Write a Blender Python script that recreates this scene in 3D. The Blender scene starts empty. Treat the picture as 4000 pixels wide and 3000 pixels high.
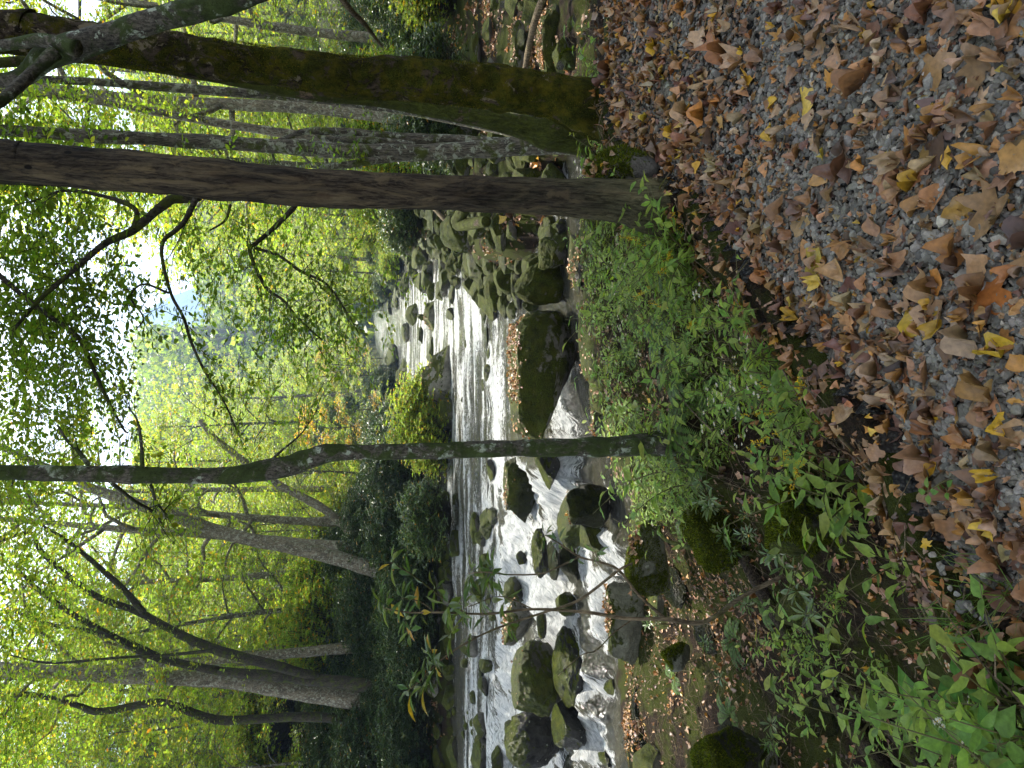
import bpy, math, random
import numpy as np
from mathutils import Matrix, Vector
R = math.radians
scene = bpy.context.scene
# ---------------------------------------------------------------- camera, world, sun, exposure
PITCH = R(11.6); CAMZ = 1.6; FPX = 2667.0
cp, sp = math.cos(PITCH), math.sin(PITCH)
cam_d = bpy.data.cameras.new("camera"); cam_d.lens = 24.0; cam_d.sensor_width = 36.0
cam_d.clip_start = 0.05; cam_d.clip_end = 4000
cam = bpy.data.objects.new("camera", cam_d); scene.collection.objects.link(cam)
# the phone was held upright and the picture lies on its side: up in the place is left in the frame
cam.matrix_world = Matrix(((0, 1, 0, 0), (-sp, 0, -cp, 0), (-cp, 0, sp, CAMZ), (0, 0, 0, 1)))
scene.camera = cam
SUN_EL, SUN_AZ = R(57), R(-3)          # azimuth from +Y, negative is to the left
world = bpy.data.worlds.new("World"); scene.world = world; world.use_nodes = True
wn = world.node_tree.nodes; wl = world.node_tree.links
bg = wn["Background"]; hs = wn.new("ShaderNodeHueSaturation"); hs.inputs["Saturation"].default_value = .25; sky = wn.new("ShaderNodeTexSky"); sky.sky_type = 'NISHITA'; sky.sun_disc = False
sky.sun_elevation = SUN_EL; sky.sun_rotation = SUN_AZ; sky.dust_density = 4.0; sky.air_density = 1.0; sky.ozone_density = 0.6
wl.new(sky.outputs[0], hs.inputs["Color"]); wl.new(hs.outputs[0], bg.inputs[0]); bg.inputs[1].default_value = 0.15
sd = bpy.data.lights.new("sun", 'SUN'); sd.energy = 4.5; sd.angle = R(0.5); sd.color = (1.0, 0.93, 0.80)
sun = bpy.data.objects.new("sun", sd); scene.collection.objects.link(sun)
sv = Vector((math.sin(SUN_AZ) * math.cos(SUN_EL), math.cos(SUN_AZ) * math.cos(SUN_EL), math.sin(SUN_EL)))
sun.rotation_euler = sv.to_track_quat('Z', 'Y').to_euler(); sun.location = (0, 0, 30)
scene.view_settings.view_transform = 'Standard'; scene.view_settings.look = 'None'
scene.view_settings.exposure = 1.75; scene.view_settings.gamma = 1.0
cy = scene.cycles
cy.max_bounces = 7; cy.diffuse_bounces = 3; cy.glossy_bounces = 2; cy.transmission_bounces = 5
cy.transparent_max_bounces = 4; cy.volume_bounces = 0; cy.caustics_reflective = False; cy.caustics_refractive = False
cy.sample_clamp_indirect = 4.0; cy.use_denoising = True
# ---------------------------------------------------------------- picture <-> place
def ray(u, v):
    xc, yc = (u - 1500) / FPX, (2000 - v) / FPX
    return xc, cp + yc * sp, -sp + yc * cp
def W(u, v, y):
    dx, dy, dz = ray(u, v); t = y / dy
    return np.array((dx * t, y, CAMZ + dz * t))
def WZ(u, v, z):
    dx, dy, dz = ray(u, v); t = (z - CAMZ) / dz
    return np.array((dx * t, dy * t, z))
def L(x, y, Y): return W(3000 - y, x, Y)      # photo pixel (x, y) as stored, at forward distance Y
def WG(u, v, tmax=150):
    dx, dy, dz = ray(u, v); t = 0.8
    ts = np.concatenate([np.arange(0.8, 20, .02), np.arange(20, tmax, .15)])
    z = CAMZ + dz * ts; g = H(dx * ts, dy * ts); k = np.argmax(z <= g)
    if z[k] > g[k]: k = len(ts) - 1
    t = ts[k]
    return np.array((dx * t, dy * t, CAMZ + dz * t))
# ---------------------------------------------------------------- noise
def _hash(ix, iy, iz, seed):
    n = (ix.astype(np.int64) * 374761393 + iy.astype(np.int64) * 668265263 + iz.astype(np.int64) * 2147483647 + seed * 1274126177) & 0xFFFFFFFF
    n = ((n ^ (n >> 13)) * 1274126177) & 0xFFFFFFFF
    n = (n ^ (n >> 16)) & 0xFFFFFFFF
    return n / 4294967295.0 * 2 - 1
def vnoise(P, seed=0):
    P = np.asarray(P, float); i = np.floor(P); f = P - i; f = f * f * (3 - 2 * f); i = i.astype(np.int64); r = 0
    for a in (0, 1):
        for b in (0, 1):
            for c in (0, 1):
                w = (f[..., 0] if a else 1 - f[..., 0]) * (f[..., 1] if b else 1 - f[..., 1]) * (f[..., 2] if c else 1 - f[..., 2])
                r = r + w * _hash(i[..., 0] + a, i[..., 1] + b, i[..., 2] + c, seed)
    return r
def fbm(P, seed=0, o=4, g=.5):
    r = 0; a = 1; P = np.asarray(P, float)
    for k in range(o): r = r + a * vnoise(P * 2 ** k + k * 17.3, seed + k); a *= g
    return r
def fbm2(x, y, s, seed=0, o=4): return fbm(np.stack([x * s, y * s, np.zeros_like(x) + .5], -1), seed, o)
def smooth(a, b, x): t = np.clip((x - a) / (b - a), 0, 1); return t * t * (3 - 2 * t)
# ---------------------------------------------------------------- meshes
C = scene.collection
class MB:
    def __init__(s): s.V = []; s.F = []; s.col = []; s.uv = []; s.n = 0; s.mi = []
    def add(s, V, F, col=None, uv=None, mi=0):
        V = np.asarray(V, float).reshape(-1, 3); F = np.asarray(F, np.int64)
        s.V.append(V); s.F.append(F + s.n); s.n += len(V)
        c = np.ones((len(V), 4))
        if col is not None: c[:, :3] = col
        s.col.append(c); u = np.zeros((len(V), 2))
        if uv is not None: u[:] = uv
        s.uv.append(u); s.mi.append(np.full(len(F), mi))
        return s
    def build(s, name, mats, parent=None, smooth_=True, loc=None):
        me = bpy.data.meshes.new(name)
        if s.V:
            V = np.concatenate(s.V)
            if loc is not None: V = V - np.asarray(loc)
            me.vertices.add(len(V)); me.vertices.foreach_set("co", V.astype(np.float32).ravel())
            tot = np.concatenate([np.full(len(f), f.shape[1]) for f in s.F]); li = np.concatenate([f.ravel() for f in s.F])
            st = np.concatenate([[0], np.cumsum(tot)[:-1]])
            me.loops.add(len(li)); me.loops.foreach_set("vertex_index", li.astype(np.int32))
            me.polygons.add(len(tot)); me.polygons.foreach_set("loop_start", st.astype(np.int32)); me.polygons.foreach_set("loop_total", tot.astype(np.int32))
            me.polygons.foreach_set("use_smooth", np.full(len(tot), smooth_))
            me.polygons.foreach_set("material_index", np.concatenate(s.mi).astype(np.int32))
            a = me.color_attributes.new("tint", 'FLOAT_COLOR', 'POINT'); a.data.foreach_set("color", np.concatenate(s.col).astype(np.float32).ravel())
            uvl = me.uv_layers.new(name="UVMap"); uvl.data.foreach_set("uv", np.concatenate(s.uv)[li].astype(np.float32).ravel())
            me.update(calc_edges=True)
        for m in (mats if isinstance(mats, (list, tuple)) else [mats]): me.materials.append(m)
        o = bpy.data.objects.new(name, me); C.objects.link(o)
        if loc is not None and parent is None: o.location = loc
        if parent is not None: o.parent = parent
        return o
def tag(o, label=None, cat=None, group=None, kind=None):
    if label: o["label"] = label
    if cat: o["category"] = cat
    if group: o["group"] = group
    if kind: o["kind"] = kind
    return o
def empty(name, loc=(0, 0, 0), rz=0, label=None, cat=None, group=None):
    o = bpy.data.objects.new(name, None); C.objects.link(o); o.location = loc; o.rotation_euler = (0, 0, rz); o.empty_display_size = .2
    return tag(o, label, cat, group)
def dup(root, loc, rz=0, scale=1, label=None, group=None, cat=None, tilt=(0, 0)):
    r = root.copy(); C.objects.link(r); r.location = loc; r.rotation_euler = (tilt[0], tilt[1], rz)
    r.scale = scale if isinstance(scale, (tuple, list)) else (scale,) * 3
    tag(r, label, cat, group)
    for ch in list(root.children):
        c = ch.copy(); C.objects.link(c); c.parent = r
        for g in ch.children: d = g.copy(); C.objects.link(d); d.parent = c
    return r
# ---------------------------------------------------------------- materials
class NT:
    def __init__(s, name):
        s.m = bpy.data.materials.new(name); s.m.use_nodes = True; s.t = s.m.node_tree; s.t.nodes.clear()
        s.out = s.n("ShaderNodeOutputMaterial")
    def n(s, t, **k):
        o = s.t.nodes.new(t)
        for a, b in k.items(): setattr(o, a, b)
        return o
    def l(s, a, b): s.t.links.new(a, b)
    def coord(s, kind="Object", scale=(1, 1, 1)):
        c = s.n("ShaderNodeTexCoord"); mp = s.n("ShaderNodeMapping"); mp.inputs["Scale"].default_value = scale
        s.l(c.outputs[kind], mp.inputs[0]); return mp.outputs[0]
    def noise(s, vec, scale, detail=4, rough=.55, dist=0):
        n = s.n("ShaderNodeTexNoise"); n.inputs["Scale"].default_value = scale; n.inputs["Detail"].default_value = detail
        n.inputs["Roughness"].default_value = rough; n.inputs["Distortion"].default_value = dist
        if vec is not None: s.l(vec, n.inputs["Vector"])
        return n.outputs[0]
    def vor(s, vec, scale, feature='F1', out="Distance"):
        n = s.n("ShaderNodeTexVoronoi", feature=feature); n.inputs["Scale"].default_value = scale
        s.l(vec, n.inputs["Vector"]); return n.outputs[out]
    def ramp(s, fac, stops):
        r = s.n("ShaderNodeValToRGB"); el = r.color_ramp.elements
        while len(el) < len(stops): el.new(.5)
        for e, (p, c) in zip(el, stops):
            e.position = p; e.color = (c[0], c[1], c[2], 1) if isinstance(c, (tuple, list)) else (c, c, c, 1)
        s.l(fac, r.inputs[0]); return r.outputs[0]
    def mix(s, fac, a, b, mode='MIX'):
        m = s.n("ShaderNodeMix", data_type='RGBA', blend_type=mode)
        for k, v in ((0, fac), (6, a), (7, b)):
            if hasattr(v, "links"): s.l(v, m.inputs[k])
            else: m.inputs[k].default_value = v if k == 0 else (v[0], v[1], v[2], 1)
        return m.outputs[2]
    def math(s, op, a, b=0.0, c=None):
        m = s.n("ShaderNodeMath", operation=op)
        for k, v in ((0, a), (1, b)) + (((2, c),) if c is not None else ()):
            if hasattr(v, "links"): s.l(v, m.inputs[k])
            else: m.inputs[k].default_value = v
        return m.outputs[0]
    def bump(s, h, strength=.5, dist=.02, normal=None):
        b = s.n("ShaderNodeBump"); b.inputs["Strength"].default_value = strength; b.inputs["Distance"].default_value = dist
        s.l(h, b.inputs["Height"])
        if normal is not None: s.l(normal, b.inputs["Normal"])
        return b.outputs[0]
    def attr(s, name="tint"): return s.n("ShaderNodeAttribute", attribute_name=name).outputs["Color"]
    def nz(s):
        g = s.n("ShaderNodeNewGeometry"); x = s.n("ShaderNodeSeparateXYZ"); s.l(g.outputs["Normal"], x.inputs[0]); return x.outputs[2]
    def wz(s):
        g = s.n("ShaderNodeNewGeometry"); x = s.n("ShaderNodeSeparateXYZ"); s.l(g.outputs["Position"], x.inputs[0]); return x.outputs[2]
    def pos(s): return s.n("ShaderNodeNewGeometry").outputs["Position"]
    def bsdf(s, col, rough=.7, normal=None, spec=.4, **kw):
        b = s.n("ShaderNodeBsdfPrincipled")
        for k, v in (("Base Color", col), ("Roughness", rough), ("Specular IOR Level", spec)):
            if hasattr(v, "links"): s.l(v, b.inputs[k])
            elif k == "Base Color": b.inputs[k].default_value = (v[0], v[1], v[2], 1)
            else: b.inputs[k].default_value = v
        if normal is not None: s.l(normal, b.inputs["Normal"])
        return b.outputs[0]
    def done(s, sh): s.l(sh, s.out.inputs[0]); return s.m
def leaf_mat(name, tr=.5, rough=.45, vary=.25, alt=(.35, .33, .03), veins=False, spec=.4, gain=1.6):
    """leaf colour comes from the tint attribute; light passes through the blade"""
    t = NT(name); c = t.attr()
    oi = t.n("ShaderNodeObjectInfo").outputs["Random"]
    if vary: c = t.mix(t.math('MULTIPLY', oi, vary), c, alt)
    nrm = None
    if veins:
        uv = t.coord("UV"); w = t.n("ShaderNodeTexWave", wave_type='BANDS', bands_direction='DIAGONAL'); w.inputs["Scale"].default_value = 3; t.l(uv, w.inputs[0])
        n = t.noise(t.coord("Object"), 60, 3); c = t.mix(t.ramp(n, [(.35, .55), (.65, 1.2)]), (0, 0, 0), c, 'MIX') if False else t.mix(.5, c, t.ramp(n, [(.3, (.35, .35, .35)), (.7, (1.35, 1.3, 1.2))]), 'MULTIPLY')
        nrm = t.bump(w.outputs[0], .12, .002)
    s1 = t.bsdf(c, rough, nrm, spec)
    tl = t.n("ShaderNodeBsdfTranslucent"); g = t.mix(1.0, c, (gain, gain * 1.02, gain * .55), 'MULTIPLY'); t.l(g, tl.inputs[0])
    m = t.n("ShaderNodeMixShader"); m.inputs[0].default_value = tr; t.l(s1, m.inputs[1]); t.l(tl.outputs[0], m.inputs[2])
    return t.done(m.outputs[0])
def bark_mat(name, dark, light, moss=None, moss_amt=0, lichen=None, lichen_amt=0, stretch=6, bump=.6, scale=1.0, wood=None):
    t = NT(name); v = t.coord("Object", (1, 1, 1 / stretch))
    n1 = t.noise(v, 60 * scale, 7, .75, .4); n2 = t.noise(t.coord("Object"), 3.2 * scale, 5, .6)
    c = t.mix(t.ramp(n1, [(.43, 0.0), (.57, 1.0)]), dark, light); c = t.mix(.75, c, t.ramp(t.noise(t.coord('Object', (1, 1, .35)), 5, 5, .65, .4), [(.32, (.35, .35, .35)), (.68, (1.45, 1.4, 1.3))]), 'MULTIPLY')
    if wood is not None: c = t.mix(t.ramp(t.noise(t.coord("Object", (1, 1, .3)), 3.5, 5, .6, .8), [(.46, 0.0), (.6, 1.0)]), c, wood)
    if lichen is not None:
        a = t.noise(t.coord("Object"), 9 * scale, 6, .7, .4)
        c = t.mix(t.ramp(a, [(.62 - lichen_amt * .25, 0.0), (.66 - lichen_amt * .25, 1.0)]), c, lichen)
    if moss is not None:
        a = t.noise(t.coord("Object"), 4.5 * scale, 7, .7, .5); f = t.noise(t.coord("Object"), 90, 3)
        mc = t.mix(t.math('ADD', t.math('MULTIPLY', f, .5), t.math('MULTIPLY', t.ramp(t.noise(t.coord('Object'), 9, 5, .7), [(.35, 0.0), (.65, 1.0)]), .5)), (moss[0] * .3, moss[1] * .28, moss[2] * .3), (moss[0] * 2.0, moss[1] * 1.9, moss[2] * 1.6))
        c = t.mix(t.ramp(a, [(.62 - moss_amt * .34, 0.0), (.70 - moss_amt * .34, 1.0)]), c, mc)
    h = t.math('ADD', n1, t.math('MULTIPLY', n2, .6))
    h = t.math('ADD', h, t.math('MULTIPLY', t.ramp(t.noise(t.coord('Object', (1, 1, 1 / stretch)), 26 * scale, 5, .7, 1.0), [(.42, 0.0), (.5, 1.0)]), .9))
    return t.done(t.bsdf(c, .85, t.bump(h, bump, .035), .2))
def rock_mat(name, base=(.16, .155, .14), light=(.36, .34, .29), moss=(.042, .058, .004), moss_lo=.35, moss_amt=.5, rough=.75, wet=0.0, wetz=None):
    """stone with moss lying on its upper faces, pale lichen spots and a darker wet foot at the water line"""
    t = NT(name); p = t.pos(); n1 = t.noise(p, 3.0, 7, .65, .3); n2 = t.noise(p, 16, 6, .7)
    c = t.mix(t.ramp(n1, [(.35, 0.0), (.68, 1.0)]), base, light)
    c = t.mix(t.ramp(n2, [(.3, (.55, .55, .55)), (.7, (1.35, 1.35, 1.35))]), c, c) if False else t.mix(.6, c, t.ramp(n2, [(.3, (.5, .5, .5)), (.7, (1.3, 1.3, 1.3))]), 'MULTIPLY')
    li = t.vor(p, 6.0); c = t.mix(t.ramp(t.math('ADD', li, t.math('MULTIPLY', n2, .5)), [(.34, 1.0), (.37, 0.0)]), c, (.40, .42, .33))
    nz = t.nz(); a = t.noise(p, 2.2, 6, .7, .5); f = t.ramp(t.noise(p, 60, 4, .75), [(.35, 0.0), (.65, 1.0)])
    mc = t.mix(f, tuple(x * .2 for x in moss), tuple(x * 2.2 for x in moss)); mc = t.mix(.8, mc, t.ramp(t.noise(p, 5, 5, .7), [(.36, (.3, .3, .3)), (.64, (1.6, 1.5, 1.2))]), 'MULTIPLY'); mc = t.mix(t.ramp(t.noise(p, 7, 4), [(.45, 0.0), (.65, .5)]), mc, (.10, .10, .010))
    k = t.math('ADD', t.math('MULTIPLY', nz, .5), t.math('MULTIPLY', a, 1.6))
    c = t.mix(t.ramp(k, [(1.28 - moss_amt, 0.0), (1.40 - moss_amt, 1.0)]) if moss_amt < 1.2 else t.math('ADD', 0.0, 1.0), c, mc)
    h = t.math('ADD', n1, t.math('MULTIPLY', n2, .35)); h = t.math('ADD', h, t.math('MULTIPLY', f, .30))
    r = rough
    if wetz is not None:
        w = t.ramp(t.math('ADD', t.math('SUBTRACT', t.wz(), wetz), t.math('MULTIPLY', n1, .25)), [(.10, 1.0), (.30, 0.0)])
        c = t.mix(w, c, t.mix(1.0, c, (.28, .28, .27), 'MULTIPLY')); r = t.math('SUBTRACT', rough, t.math('MULTIPLY', w, .5))
    return t.done(t.bsdf(c, r, t.bump(h, 1.0, .07), .22))
# ---------------------------------------------------------------- the lie of the land
def seg_dist(x, y, pts):
    x = np.asarray(x, float); y = np.asarray(y, float); best = np.full(np.broadcast(x, y).shape, 1e9); side = np.zeros_like(best)
    for (x0, y0), (x1, y1) in zip(pts[:-1], pts[1:]):
        dx, dy = x1 - x0, y1 - y0; t = np.clip(((x - x0) * dx + (y - y0) * dy) / (dx * dx + dy * dy), 0, 1)
        d = np.hypot(x - x0 - t * dx, y - y0 - t * dy); cr = dx * (y - y0) - dy * (x - x0)
        m = d < best - 1e-9; best = np.where(m, d, best); side = np.where(m, np.sign(cr), side)
    return best, side
EDGE = [(-8, -9.0), (-2.4, -1.6)] + [tuple(WZ(u, v, 0)[:2]) for u, v in
        ((470, 4000), (668, 3760), (1011, 3544), (1337, 3435), (1500, 3254), (1843, 2965), (2200, 2712), (2400, 2420), (2600, 2345), (3000, 2335))] + [(8, 5.6), (40, 9)]
def edge_s(x, y):                        # > 0 beyond the trail's edge
    d, s = seg_dist(x, y, EDGE); return d * s
RIV = [(-40, 11.5), (-14, 10.3), (-8, 9.9), (-5.8, 9.6), (-4.6, 10.3), (-3.5, 10.2), (-2.6, 9.0), (-2.0, 8.1), (2.4, 7.9), (3.0, 8.2), (3.3, 9.2), (2.8, 10.8), (2.2, 12.5), (2.5, 15), (3.7, 20), (5.9, 30), (7.6, 42), (8.6, 55), (9, 70), (9.5, 95), (16, 130), (30, 160),
       (20, 160), (8, 130), (3.2, 95), (1.2, 70), (-.6, 52), (-1.9, 38), (-3.3, 28), (-7, 24.5), (-13, 23), (-22, 21.5), (-40, 22)]
def riv_s(x, y):                         # < 0 in the stream
    x = np.asarray(x, float); y = np.asarray(y, float); P = RIV + [RIV[0]]; d, _ = seg_dist(x, y, P); ins = np.zeros(d.shape, bool)
    for (x0, y0), (x1, y1) in zip(P[:-1], P[1:]):
        if y0 != y1: ins ^= ((y0 > y) != (y1 > y)) & (x < (x1 - x0) * (y - y0) / (y1 - y0) + x0)
    return np.where(ins, -d, d)
def zwater(x, y):
    x = np.asarray(x, float); y = np.asarray(y, float)
    z = np.interp(y, [0, 12, 30, 60, 95, 160, 400], [-1.4, -1.35, -1.02, -.5, .15, 1.5, 6])
    q = y + .25 * (x + 2.6)
    fall = .34 * (1 - smooth(14.0, 15.0, q)) + .42 * (1 - smooth(12.1, 13.1, q)) + .3 * (1 - smooth(10.4, 11.0, q))
    m = 1 - smooth(-2.5, -1.3, x)
    zf = z - fall * m
    zc = -1.2 - .75 * (1 - smooth(-2.6, 3.0, x)) - .025 * np.sin(np.clip(x, -3, 3) * 3)
    k = (1 - smooth(10.6, 11.6, y)) * smooth(-3.0, -2.2, x)
    return zf * (1 - k) + zc * k
def H(x, y):
    x = np.asarray(x, float); y = np.asarray(y, float); x, y = np.broadcast_arrays(x, y)
    s = edge_s(x, y); r = riv_s(x, y)
    n = fbm2(x, y, .9, 3, 4); n2 = fbm2(x, y, 3.5, 7, 3)
    trail = .03 * fbm2(x, y, .7, 5, 3) + .008 * n2 - .05 * smooth(-.35, 0, s)
    drop = np.interp(s, [0, .15, .35, .75, 1.4, 2.4, 4, 7], [0, -.06, -.22, -.55, -.82, -.95, -1.02, -1.1])
    left = -np.clip((-x + .25) * .36, 0, .95) * smooth(.2, 1.1, s)
    right = smooth(1.2, 2.6, x) * smooth(0.2, 3, s) * (.15 + .018 * np.clip(y - 8, 0, 60))
    bank = drop + left + right + (.10 * n + .045 * n2 + .05 * np.abs(fbm2(x, y, 2.0, 23, 3))) * smooth(.1, .6, s)
    bank = bank + .36 * np.exp(-(((x + .45) / .55) ** 2 + ((y - 5.2) / .6) ** 2))
    # farther ground: the left hill, the right terrace, the head of the valley
    lh = smooth(0, 1, -x * .2 + (y - 20) * .06) * (x < 1 + np.clip((y - 60) * .05, 0, 9)) * (y > 15)
    left_side = (y > 21.0) & (x < -2.5 + np.clip(y - 28, 0, 999) * .09)
    lf = zwater(x, y) + .25 + .30 * np.clip(r, 0, 3) + .42 * np.clip(r - 3, 0, 60) + .3 * n
    rf = np.where(y > 12, -.75 + .018 * np.clip(y - 8, 0, 60) + .05 * np.clip(x - 9, 0, 12) + .36 * np.clip(x - 26 - .0 * y, 0, 90) * smooth(12, 40, y) + .18 * n, bank)
    k = smooth(11, 14, y); right_g = bank * (1 - k) + rf * k
    out = np.where(left_side, lf, right_g)
    far = smooth(150, 330, y) * 62 + smooth(300, 900, y) * 60 + .5 * n * smooth(90, 200, y)
    out = out + far
    out = np.where((s > 0) | (y > 12), out, trail)
    w = zwater(x, y) - .32 + .06 * n2 + far
    kk = smooth(-.05, .35 + np.clip((y - 12) * .03, 0, 1.2), r)
    res = np.where(s > 0, w * (1 - kk) + out * kk, out)
    return res
def grid_axis(parts):
    a = []
    for lo, hi, st in parts: a.append(np.arange(lo, hi, st))
    return np.concatenate(a + [[parts[-1][1]]])
def grid_faces(nx, ny, keep=None):
    i = np.arange(nx * ny).reshape(ny, nx); F = np.stack([i[:-1, :-1], i[:-1, 1:], i[1:, 1:], i[1:, :-1]], -1).reshape(-1, 4)
    return F if keep is None else F[keep[F].any(1)]
def compact(V, F):
    u, inv = np.unique(F, return_inverse=True); return V[u], inv.reshape(F.shape), u
xs = grid_axis([(-700, -120, 25), (-120, -30, 4), (-30, -9, .6), (-9, 7, .07), (7, 30, .6), (30, 120, 4), (120, 700, 25)])
ys = grid_axis([(-60, -4, 7), (-4, .6, .4), (.6, 12.5, .07), (12.5, 26, .2), (26, 70, .8), (70, 200, 4), (200, 1200, 25)])
X, Y = np.meshgrid(xs, ys); Z = H(X, Y)
t = NT("forest_floor"); p = t.pos()
n1 = t.noise(p, 1.4, 6, .65); n2 = t.noise(p, 14, 5, .7); n3 = t.noise(p, 60, 3, .7)
c = t.mix(t.ramp(n2, [(.35, 0.0), (.65, 1.0)]), (.008, .006, .005), (.034, .024, .016))
c = t.mix(t.ramp(n3, [(.45, 0.0), (.62, .7)]), c, (.065, .04, .023))
c = t.mix(t.ramp(n1, [(.43, 0.0), (.52, .95)]), c, t.mix(n3, (.010, .018, .003), (.085, .10, .012)))
ground_m = t.done(t.bsdf(c, .9, t.bump(t.math('ADD', n2, n3), 1.0, .07), .12))
mb = MB(); mb.add(np.stack([X, Y, Z], -1), grid_faces(len(xs), len(ys)))
ground = tag(mb.build("ground", ground_m), kind="structure")
# the gravel trail: its own sheet a few millimetres over the ground
tx = np.arange(-7, 7.01, .06); ty = np.arange(-3, 6.6, .06); TX, TY = np.meshgrid(tx, ty); TS = edge_s(TX, TY)
t = NT("packed_gravel"); p = t.pos(); v1 = t.n("ShaderNodeTexVoronoi"); v1.inputs["Scale"].default_value = 75; t.l(p, v1.inputs["Vector"])
gc = t.mix(t.ramp(t.n("ShaderNodeSeparateColor").outputs[0], [(0, 0.0), (1, 1.0)]), (.1, .1, .1), (.3, .3, .3)) if False else t.mix(1.0, t.ramp(v1.outputs["Distance"], [(.0, (.12, .12, .11)), (.6, (.012, .012, .012))]), t.ramp(t.noise(p, 40, 2), [(.3, (.4, .4, .4)), (.7, (1.2, 1.2, 1.15))]), 'MULTIPLY')
gc = t.mix(t.ramp(t.noise(p, 2.5, 5), [(.45, 0.0), (.65, .8)]), gc, (.045, .032, .022))
trail_m = t.done(t.bsdf(gc, .85, t.bump(t.math('SUBTRACT', 1.0, v1.outputs["Distance"]), 1.0, .02), .3))
keep = (TS < .05).ravel(); V = np.stack([TX, TY, H(TX, TY) + .006], -1).reshape(-1, 3); F = grid_faces(len(tx), len(ty)); F = F[keep[F].all(1)]
V, F, _ = compact(V, F); mb = MB(); mb.add(V, F); tag(mb.build("trail", trail_m), kind="structure")
# ---------------------------------------------------------------- the stream
ROCKS = []      # (x, y, r) of the stones that stand in the water, for the foam round them
def water_mesh(x0, x1, y0, y1, st):
    ax = np.arange(x0, x1 + st / 2, st); ay = np.arange(y0, y1 + st / 2, st); X, Y = np.meshgrid(ax, ay); r = riv_s(X, Y)
    x, y = X.ravel(), Y.ravel(); z = zwater(x, y); e = .25
    gx = (zwater(x + e, y) - zwater(x - e, y)) / (2 * e); gy = (zwater(x, y + e) - zwater(x, y - e)) / (2 * e); sl = np.hypot(gx, gy)
    P = np.stack([x * 1.6, y * 3.2, 0 * x], -1); rip = fbm(P * (1.0 if st < .1 else .6), 11, 4)
    turb = smooth(.10, .40, sl); q = y + .25 * (x + 2.6)
    calm = np.where(y > 12, 1, .5)
    z = z + (.042 * rip) * calm + turb * .16 * fbm(np.stack([x * 2.8, y * 1.2, 0 * x], -1), 13, 5) + .05 * np.clip(turb * .7 + (x < -1.6) * smooth(9.2, 10, y) * (1 - smooth(15.2, 15.8, y)), 0, 1) * fbm(np.stack([x * 9, y * 6, 0 * x], -1), 14, 3)
    below = (x < -1.6) * smooth(9.2, 10.0, q) * (1 - smooth(15.2, 15.8, q))
    al, ac = -.78 * x - .62 * y, .62 * x - .78 * y; f1 = fbm(np.stack([al * .7, ac * 2.4, 0 * x + 5], -1), 21, 5)
    f3 = fbm(np.stack([x * 2.6, y * 1.3, 0 * x + 5], -1), 23, 4); foam = turb * (.66 + .6 * f3) + below * (.30 + .95 * f1)
    near = np.zeros_like(x)
    for (rx, ry, rr) in ROCKS:
        d = np.hypot(x - rx, y - ry) - rr * .85; near = np.maximum(near, np.clip(1 - np.abs(d) / (.16 + .25 * rr), 0, 1) * (d > -.3))
    foam = foam + near * (.22 + .5 * below + .25 * (f1 > .1))
    f2 = fbm(np.stack([x * .55, y * 3.0, 0 * x + 9], -1), 31, 5)
    rapids_glint = smooth(13, 16, y) * smooth(-.2, -1.2, r.ravel()) * (1 - .35 * smooth(30, 60, y))
    foam = foam + rapids_glint * np.clip(.47 + .42 * f2, 0, .85) * smooth(-16, -2, x * 1.0 + 0 * y)  # white streaks painted in for sun glitter on the rapids, along with foam
    far_ch = smooth(-3, -5, x) * smooth(15, 16.5, y) * (1 - smooth(20.2, 21.5, y + 1.2 * fbm(np.stack([x * .4, y * .4, 0 * x], -1), 41, 2)))
    foam = np.maximum(foam, far_ch * (.52 + .4 * f2))
    creek = (x > -2.3) & (y < 11)
    foam = np.where(creek, smooth(.2, .5, sl) * .5 + near * .25 * (f1 > .1) + smooth(2.2, 3.0, x) * (.40 + .7 * f1), foam)
    keep = (r < .5 + .02 * np.clip(Y, 0, 40)).ravel(); F = grid_faces(len(ax), len(ay)); F = F[keep[F].all(1)]
    V, F, u = compact(np.stack([x, y, z], -1), F); f = np.clip(foam, 0, 1.2)[u]; bl = (below > .02)[u]; U = np.where(bl[:, None], np.stack([al[u] * 1.1, ac[u] * 3.0], 1), np.stack([x[u] * 1.3, y[u] * 2.9], 1))
    return V, F, np.stack([f, f, f], -1), U
t = NT("stream_water"); p = t.pos(); fo = t.attr()
def sc(nt, v, s):
    m = nt.n("ShaderNodeMapping"); m.inputs["Scale"].default_value = s; nt.l(v, m.inputs[0]); return m.outputs[0]
w1 = t.noise(sc(t, p, (1.6, 5.5, 1)), 1.6, 4, .65, .4); w2 = t.noise(sc(t, p, (2.2, 8.5, 1)), 4.2, 4, .7, .3); uvw = t.coord('UV'); fn = t.noise(uvw, 6.5, 7, .78, .9)
fn2 = t.noise(sc(t, uvw, (1.2, 2.6, 1)), 3.4, 6, .8, .6); nrm = t.bump(t.math('ADD', w1, t.math('MULTIPLY', w2, .45)), 1.0, .14)
oc = t.mix(t.ramp(t.noise(sc(t, p, (.5, 1.6, 1)), 1.0, 3), [(.35, 0.0), (.65, 1.0)]), (.012, .013, .005), (.045, .040, .014))
wat = t.bsdf(oc, .10, nrm, .6)
fm = t.ramp(t.math('ADD', fo, t.math('ADD', t.math('MULTIPLY', t.math('SUBTRACT', fn, .5), 1.7), t.math('MULTIPLY', t.math('SUBTRACT', fn2, .5), 1.5))), [(.44, 0.0), (.66, 1.0)])
foam_glint_s = t.bsdf(t.mix(t.ramp(t.math('ADD', t.math('MULTIPLY', fn, .5), t.math('MULTIPLY', fn2, .5)), [(.40, 0.0), (.54, 1.0)]), (.26, .30, .31), (.86, .88, .87)), .5, t.bump(t.math('ADD', fn, fn2), 1.0, .14), .4)  # one white for real foam and for the painted sun glitter
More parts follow.
